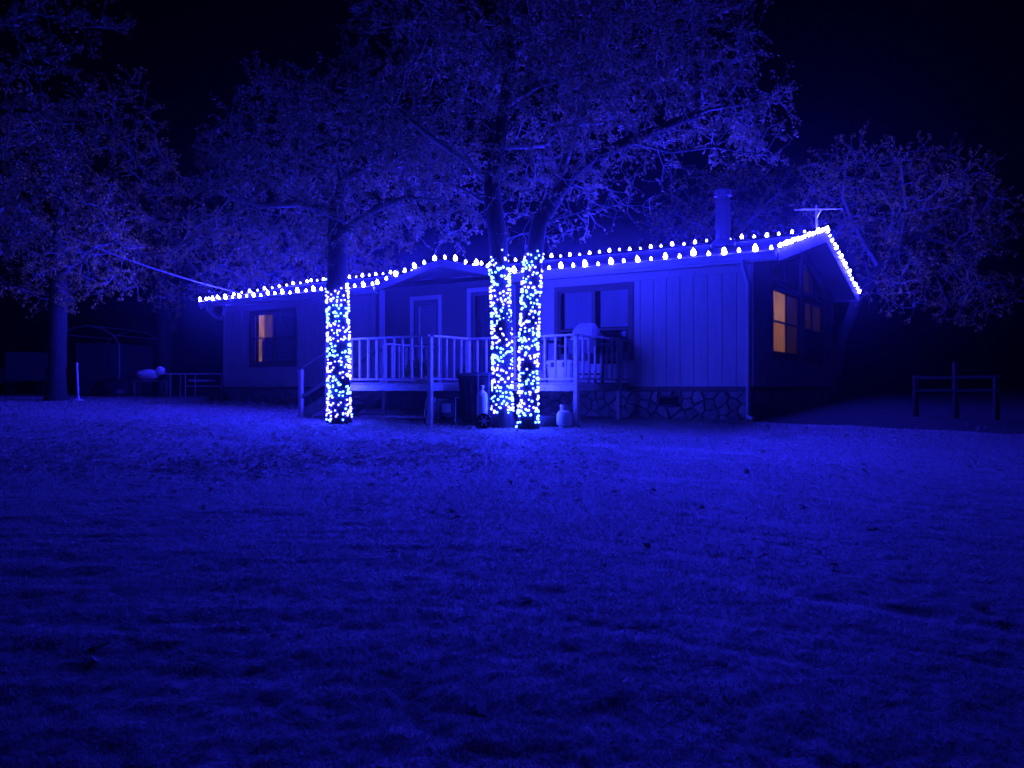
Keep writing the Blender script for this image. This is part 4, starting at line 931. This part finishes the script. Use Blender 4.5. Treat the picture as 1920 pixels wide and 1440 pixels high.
# under the deck
p0 = wpt(806, 16.9); T = thing('garden_hose', 'pale coiled hose leaning under the deck beside the corner post', 'hose', p0, .35)
for k in range(4):
    m = MB(); m.tube([(.03 * k - .04 + .015 * math.sin(q * 1.3), (.24 + .012 * k) * math.cos(q * .2618), .27 + (.25 + .01 * k) * math.sin(q * .2618)) for q in range(25)], .014, 6); m.build('coil', M['pale'], T, smooth=True)
p0 = wpt(846, 17.3); T = thing('generator', 'dark boxy machine stored under the deck behind the bin', 'generator', p0, HROT)
m = MB(); m.box(-.26, .26, -.2, .2, .10, .50); m.build('body', M['darkmetal'], T, bevel=.03)
for sx in (-.27, .27):
    m = MB(); m.tube([(sx, -.2, .02), (sx, -.2, .52), (sx, .2, .52), (sx, .2, .02)], .016, 8); m.build('frame', M['metal'], T, smooth=True)
m = MB(); m.box(-.1, .15, -.215, -.2, .2, .4); m.build('panel', M['pale'], T)
for k in range(4):
    q = hw(-7.2 + .05 * k, -2.2 - .16 * k, 0); z_ = gz(q.x, q.y)
    m = MB(); m.box(-1.1, 1.1, -.07, .07, .01, .05); o = m.build('plank', M['deckdark'], None, bevel=.004); o.location = (q.x, q.y, z_ + .02 + .0 * k); o.rotation_euler = (0, 0, HROT + .04 * k)
    tag(o, 'loose plank lying on the ground under the left half of the deck', 'plank', 'loose planks under the deck')
# on the deck
def dthing(name, label, cat, x, y, rz=0): return thing(name, label, cat, hw(x, y, DZ), HROT + rz)
T = dthing('cooler', 'white cooler box on the deck behind the corner post', 'cooler', -3.28, -2.02, .05)
m = MB(); m.prism([(-.25, -.16, 0), (.25, -.16, 0), (.25, .16, 0), (-.25, .16, 0)], [(-.28, -.19, .36), (.28, -.19, .36), (.28, .19, .36), (-.28, .19, .36)]); m.build('body', M['cooler'], T, bevel=.025)
m = MB(); m.box(-.29, .29, -.20, .20, .363, .45); m.build('lid', M['cooler'], T, bevel=.022)
for sx in (-.13, .13):
    m = MB(); m.box(sx - .04, sx + .04, -.21, -.196, .31, .41); m.build('latch', M['darkmetal'], T)
m = MB(); m.tube([(-.305, -.1, .33), (-.33, -.1, .30), (-.33, .1, .30), (-.305, .1, .33)], .012, 6); m.build('handle', M['darkmetal'], T)
T = dthing('bucket', 'small pale bucket on the deck to the left of the white cooler', 'bucket', -3.86, -2.02)
m = MB(); m.lathe([(.10, 0), (.13, .22), (.14, .22), (.14, .24), (.12, .24), (.09, .02)], 18); m.build('body', M['pale'], T, smooth=True)
m = MB(); m.tube([(.14 * math.cos(a), .02, .22 + .12 * math.sin(a)) for a in np.linspace(0, PI, 11)], .004, 5); m.build('handle', M['metal'], T)
T = dthing('barbecue_grill', 'grill with a slanted pale hood on the deck above the white cooler', 'grill', -3.05, -1.45, .1)
m = MB(); m.prism([(-.24, -.24, .92), (-.24, .24, .92), (-.24, .24, 1.08), (-.15, .10, 1.22), (-.10, -.08, 1.24), (-.20, -.20, 1.12)], [(.24, -.24, .92), (.24, .24, .92), (.24, .24, 1.08), (.20, .10, 1.22), (.20, -.08, 1.24), (.24, -.20, 1.12)]); m.build('hood', M['hood'], T, bevel=.015)
m = MB(); m.prism([(-.30, -.22, .60), (.30, -.22, .60), (.30, .22, .60), (-.30, .22, .60)], [(-.33, -.25, .915), (.33, -.25, .915), (.33, .25, .915), (-.33, .25, .915)]); m.build('firebox', M['darkmetal'], T, bevel=.01)
for sx in (-1, 1):
    m = MB(); m.box(sx * .36 - (.0 if sx > 0 else .28), sx * .36 + (.28 if sx > 0 else 0), -.2, .2, .76, .79); m.build('side_shelf', M['darkmetal'], T, bevel=.006)
    for sy in (-.2, .2):
        m = MB(); m.box(sx * .29 - .02, sx * .29 + .02, sy - .02, sy + .02, .0, .6); m.build('leg', M['darkmetal'], T)
m = MB(); m.box(-.30, .30, -.2, .2, .16, .19); m.build('lower_shelf', M['darkmetal'], T)
m = MB(); m.tube([(-.22, -.22, .9), (-.22, -.29, .9), (.22, -.29, .9), (.22, -.22, .9)], .012, 8); m.build('handle', M['metal'], T, smooth=True)
T = dthing('patio_table', 'dark table on the deck left of the grill, under a heap of lights', 'table', -4.05, -1.75)
m = MB(); m.box(-.42, .42, -.28, .28, .84, .88); m.build('top', M['darkmetal'], T, bevel=.006)
for sx in (-.37, .37):
    for sy in (-.23, .23): m = MB(); m.box(sx - .02, sx + .02, sy - .02, sy + .02, 0, .84); m.build('leg', M['darkmetal'], T)
def light_heap(label, loc, rx, ry, rz, n, seed):
    r = np.random.default_rng(seed); T = thing('unlit_string_lights', label, 'string lights', loc, HROT, 'heaps of unlit string lights on the deck')
    pts = []; p = np.array([0., 0, .02]); d = r.normal(0, 1, 3)
    for k in range(n):
        d = d * .7 + r.normal(0, .7, 3) - p / np.array([rx, ry, rz]) ** 2 * .03; d /= np.linalg.norm(d); p = p + d * .05
        u = p / np.array([rx, ry, 1]); l = np.hypot(u[0], u[1])
        if l > 1: p[:2] /= l
        p[2] = min(max(p[2], .012), .02 + rz * (1 - .6 * min(1, l)))
        pts.append(tuple(p))
    m = MB(); m.tube(pts, .007, 4); m.build('cord', M['wire'], T)
    for k in range(0, n, 6):
        m = MB(); d = Vector(r.normal(0, 1, 3)).normalized(); m.lathe([(.006, 0), (.012, .01), (.011, .025), (.002, .036)], 6, pts[k], d.to_track_quat('Z', 'Y').to_matrix()); m.build('unlit_bulb', M['cooler'], T, smooth=True)
light_heap('heap of unlit string lights on the dark table left of the grill', hw(-4.05, -1.75, DZ + .882), .42, .27, .14, 420, 71)
light_heap('tangle of unlit string lights on the shelf right of the grill hood', hw(-2.82, -1.25, DZ + .80), .16, .2, .22, 260, 72)
T = dthing('chair', 'dark round backed chair on the deck beside the front window', 'chair', -3.12, -.45, PI * .9)
m = MB()
prof = [(-.25, .48), (-.27, .75), (-.25, .95), (-.17, 1.06), (0, 1.10), (.17, 1.06), (.25, .95), (.27, .75), (.25, .48)]
m.prism([(x, .22 + .04 * (z - .48), z) for x, z in prof], [(x, .28 + .06 * (z - .48), z) for x, z in prof]); m.build('backrest', M['black'], T, bevel=.015)
m = MB(); m.box(-.26, .26, -.25, .24, .42, .48); m.build('seat', M['black'], T, bevel=.02)
for sx in (-.23, .23):
    for sy in (-.22, .24): m = MB(); m.tube([(sx, sy, 0), (sx * .95, sy * .95, .43)], .016, 8); m.build('leg', M['darkmetal'], T)
    m = MB(); m.tube([(sx * 1.12, .24, .68), (sx * 1.12, -.2, .68), (sx * 1.12, -.2, .44)], .018, 8); m.build('armrest', M['black'], T)
# plants and pots
def mound(name, label, loc, rx, rz, n, seed, potr=0, group=None, size=(.04, .08)):
    r = np.random.default_rng(seed); T = thing(name, label, 'plant', loc, 0, group); zo = 0
    if potr: m = MB(); m.lathe([(potr * .7, 0), (potr, potr * 1.1), (potr * 1.1, potr * 1.1), (potr * 1.1, potr * 1.3), (potr * .9, potr * 1.3), (potr * .85, potr * 1.05)], 18); m.build('pot', M['pot'], T, smooth=True); zo = potr * 1.15
    d = r.normal(0, 1, (n, 3)); d[:, 2] = np.abs(d[:, 2]); d /= np.linalg.norm(d, axis=1, keepdims=True); q = r.uniform(.55, 1.05, n)[:, None]
    C = d * q * np.array([rx, rx, rz]) + np.array([0, 0, zo]); o = link('foliage', leaf_mesh('foliage', C, d + r.normal(0, .7, (n, 3)), r.normal(0, 1, (n, 3)), r.uniform(*size, n), M['plant'], False, .4), T); o['kind'] = 'stuff'
    m = MB()
    for k in range(12): a = r.normal(0, 1, 3); a[2] = abs(a[2]); a /= np.linalg.norm(a); m.tube([(0, 0, zo - .02), tuple(a * .5 * np.array([rx, rx, rz]) + np.array([0, 0, zo])), tuple(a * np.array([rx, rx, rz]) * .95 + np.array([0, 0, zo + .02]))], .004, 4)
    o = m.build('stems', M['twig'], T); o['kind'] = 'stuff'
mound('potted_plant', 'bushy potted plant on the deck behind the left railing', hw(-6.25, -2.95, DZ), .36, .34, 1500, 81, .13)
mound('potted_plant', 'smaller bushy potted plant on the deck just right of the railing corner post', hw(-5.75, -2.0, DZ), .2, .24, 600, 82, .1)
q = hw(-16.25, -.45); mound('garden_plant', 'low leafy plant at the left front corner of the house', Vector((q.x, q.y, gz(q.x, q.y))), .34, .34, 900, 83)
q = hw(-13.1, -.5); z_ = gz(q.x, q.y); T = thing('planter_bowl', 'wide shallow planter bowl below the left front window', 'planter', (q.x, q.y, z_))
m = MB(); m.lathe([(.16, 0), (.20, .05), (.34, .20), (.37, .20), (.37, .235), (.33, .235), (.19, .07)], 22); m.build('bowl', M['pot'], T, smooth=True)
r_ = np.random.default_rng(91)
for k in range(12):
    q = hw(-16.4 + k * .42 + r_.normal(0, .08), -.75 + r_.normal(0, .06)); z_ = gz(q.x, q.y)
    me_ = bpy.data.meshes.new('edging_rock'); bm = bmesh.new(); bmesh.ops.create_icosphere(bm, subdivisions=2, radius=.09)
    for v_ in bm.verts: v_.co *= 1 + r_.normal(0, .09); v_.co.z *= .65
    bm.to_mesh(me_); bm.free(); me_.materials.append(M['stone']); f = r_.uniform(.7, 1.3)
    o = link('edging_rock', me_, None, (q.x, q.y, z_ + .03), (0, 0, r_.uniform(0, 6)), (f, f * .8, f)); tag(o, 'small rock edging the bed below the left front wall', 'rock', 'rocks edging the flower bed')
# antenna on the ridge
a0 = hw(OR - .2, YR, ZR + .02); T = thing('tv_antenna', 'television antenna on a mast at the right end of the roof ridge', 'antenna', a0, math.radians(10))
m = MB(); m.tube([(0, 0, 0), (0, 0, .68)], .022, 8); m.build('mast', M['metal'], T, smooth=True)
m = MB(); m.bar((.02, -.25, .515), (.0, .75, .715), .02, .02); m.build('boom', M['metal'], T)
for k, (yy, ln) in enumerate(((-.22, .54), (.15, .36), (.65, .22))):
    m = MB(); zc = .525 + .20 * (yy + .25); m.tube([(-ln + .01, yy, zc - .025 * ln), (ln + .01, yy, zc + .05 * ln)], .011, 6); m.build('element', M['metal'], T, smooth=True)
m = MB(); m.bar((.0, 0, .35), (0, -.2, .52), .02, .02); m.build('brace', M['metal'], T)
# service cable
c0, c1 = pw(122, 441, 23.5), hw(-L - .3, .9, 4.55)
T = thing('service_cable', 'overhead cable sloping down from the upper left to the left end of the roof', 'cable', c1)
m = MB(); m.tube([c0.lerp(c1, t) - c1 - Vector((0, 0, .5 * t * (1 - t))) for t in np.linspace(0, 1, 25)], .017, 6); m.build('cable', M['cablem'], T, smooth=True)
m = MB(); m.tube([c0.lerp(c1, t) - c1 - Vector((0, 0, .6 * t * (1 - t) - .012 + .02 * math.sin(t * 60))) for t in np.linspace(0, 1, 70)], .008, 5); m.build('wire', M['wire'], T, smooth=True)
# rail fence at the right
f0 = wpt(1790, 17.0); T = thing('rail_fence', 'two rail wooden fence standing in the dark at the far right', 'fence', f0)
PX = [(wpt(1717, 17.6), 1.75), (wpt(1792, 17.0), 2.02), (wpt(1868, 16.5), 1.74)]
for p, zt_ in PX: m = MB(); q = p - f0; m.box(q.x - .05, q.x + .05, q.y - .05, q.y + .05, q.z - .1, zt_ - f0.z); m.build('post', M['fence'], T, bevel=.008)
for zz in (1.70, 1.42):
    for (pa, _), (pb_, _) in zip(PX[:-1], PX[1:]):
        m = MB(); a = pa - f0; b = pb_ - f0; m.bar((a.x - .05, a.y - .07, zz - f0.z + random.gauss(0, .01)), (b.x + .03, b.y - .07, zz - f0.z + random.gauss(0, .015)), .03, .065); m.build('rail', M['fence'], T, bevel=.006)
# things in the dark at the left
s0 = wpt(183, 34); T = thing('storage_shed', 'pale panelled storage shed in the dark behind the far left trunk', 'shed', s0, math.radians(-8))
for k in range(6):
    m = MB(); x_ = -1.0 + k / 3; m.box(x_ + .004, x_ + 1 / 3 - .004, -.03, 0, .0, 2.15); m.build('panel', M['shed'], T)
m = MB(); m.box(-1, 1, .002, 2.4, 0, 2.13); m.build('body', M['shed'], T)
T2_ = thing('arched_carport', 'thin arched carport frame rising over the pale shed', 'carport', wpt(178, 33.2), math.radians(-8))
for yy in (-.6, 2.6):
    m = MB(); m.tube([(-1.45, yy, 0), (-1.45, yy, 2.0), (-1.1, yy, 2.45), (-.5, yy, 2.72), (.1, yy, 2.80), (.7, yy, 2.68), (1.25, yy, 2.4), (1.5, yy, 2.0), (1.5, yy, 0)], .03, 8); m.build('hoop', M['metal'], T2_, smooth=True)
for xx, zz in ((-1.1, 2.45), (.1, 2.80), (1.25, 2.4)): m = MB(); m.tube([(xx, -.6, zz), (xx, 2.6, zz)], .025, 6); m.build('purlin', M['metal'], T2_)
b0 = wpt(38, 33); T = thing('box_trailer', 'white box trailer half hidden at the far left edge', 'trailer', b0, math.radians(6))
m = MB(); m.box(-.62, .62, -.02, 2.2, .55, 1.75); m.build('box', M['shed'], T, bevel=.03)
m = MB(); m.box(-1.5, -.64, .1, 1.6, .45, 1.1); m.build('bed', M['shed'], T, bevel=.03)
for sx in (-.66, .6): m = MB(); m.lathe([(.12, -.08), (.3, -.08), (.3, .08), (.12, .08)], 20, (sx, .6, .3), Matrix.Rotation(PI / 2, 3, 'Y')); m.build('wheel', M['rubber'], T, smooth=True)
m = MB(); m.tube([(.0, 0, .5), (.0, -.9, .45)], .04, 8); m.build('drawbar', M['darkmetal'], T)
p0 = wpt(147, 25.2); T = thing('marker_post', 'thin white marker post just right of the far left trunk', 'post', p0)
m = MB(); m.tube([(0, 0, .1), (-.05, 0, 1.2)], .03, 8); m.build('rod', M['white'], T, smooth=True)
m = MB(); m.lathe([(.18, 0), (.16, .03), (.05, .06), (.04, .12)], 12); m.build('foot', M['pale'], T, smooth=True)
def blob(name, parent, mt, c, r, seed, rough=.12, loc=(0, 0, 0)):
    rr = np.random.default_rng(seed); me_ = bpy.data.meshes.new(name); bm = bmesh.new(); bmesh.ops.create_icosphere(bm, subdivisions=3, radius=1)
    for v_ in bm.verts:
        n_ = float(vnoise(v_.co.x * 2.3 + seed, v_.co.y * 2.3 + v_.co.z * 3.1, seed)) * 2 * rough; v_.co *= 1 + n_
        v_.co = Vector((v_.co.x * r[0] + c[0], v_.co.y * r[1] + c[1], v_.co.z * r[2] + c[2]))
    for f_ in bm.faces: f_.smooth = True
    bm.to_mesh(me_); bm.free(); me_.materials.append(mt); return link(name, me_, parent, loc)
p0 = wpt(212, 30); T = thing('tarp_heap', 'low dark covered heap in front of the pale shed', 'heap', p0); blob('tarp', T, M['darkmetal'], (0, 0, .15), (.75, .6, .55), 5, .2)
p0 = wpt(282, 27.5); T = thing('white_bundle', 'white rounded bundle lying on a low stand left of the metal table', 'bundle', p0, .05)
blob('body', T, M['fur'], (-.08, 0, .78), (.40, .22, .19), 6, .12); blob('end', T, M['fur'], (.34, -.02, .92), (.15, .14, .15), 8, .1)
m = MB(); m.box(-.5, .5, -.25, .25, .55, .59); m.build('stand_top', M['deckdark'], T)
for sx in (-.45, .45):
    for sy in (-.2, .2): m = MB(); m.box(sx - .03, sx + .03, sy - .03, sy + .03, 0, .55); m.build('stand_leg', M['deckdark'], T)
p0 = wpt(372, 27.0); T = thing('metal_table', 'thin legged metal table standing beyond the left end of the house', 'table', p0, math.radians(-4))
m = MB(); m.box(-1.25, 1.1, -.4, .4, .80, .83); m.build('top', M['pale'], T)
for sx in (-.8, -.28, .95):
    for sy in (-.35, .35): m = MB(); m.tube([(sx, sy, 0), (sx, sy, .80)], .02, 8); m.build('leg', M['metal'], T)
m = MB(); m.tube([(-.28, -.35, .40), (.95, -.35, .40)], .016, 8); m.build('stretcher', M['metal'], T)
m = MB(); m.box(-.2, .5, -.3, .3, .55, .62); m.build('under_shelf', M['pale'], T)

# ------------------------------------------------------------------ night air that glows round the lamps
hz = bpy.data.materials.new('night_air'); hz.use_nodes = True; hn = hz.node_tree; hn.nodes.remove(hn.nodes['Principled BSDF'])
pv = hn.nodes.new('ShaderNodeVolumePrincipled'); pv.inputs['Color'].default_value = (.8, .8, .9, 1); pv.inputs['Density'].default_value = 0.0007; pv.inputs['Anisotropy'].default_value = 0.92
hn.links.new(pv.outputs[0], hn.nodes['Material Output'].inputs['Volume'])
m_ = MB(); m_.box(-70, 70, -62, 75, -4.0, 13.6); tag(m_.build('haze', hz), 'thin damp night air around the lights', 'haze', kind='stuff')
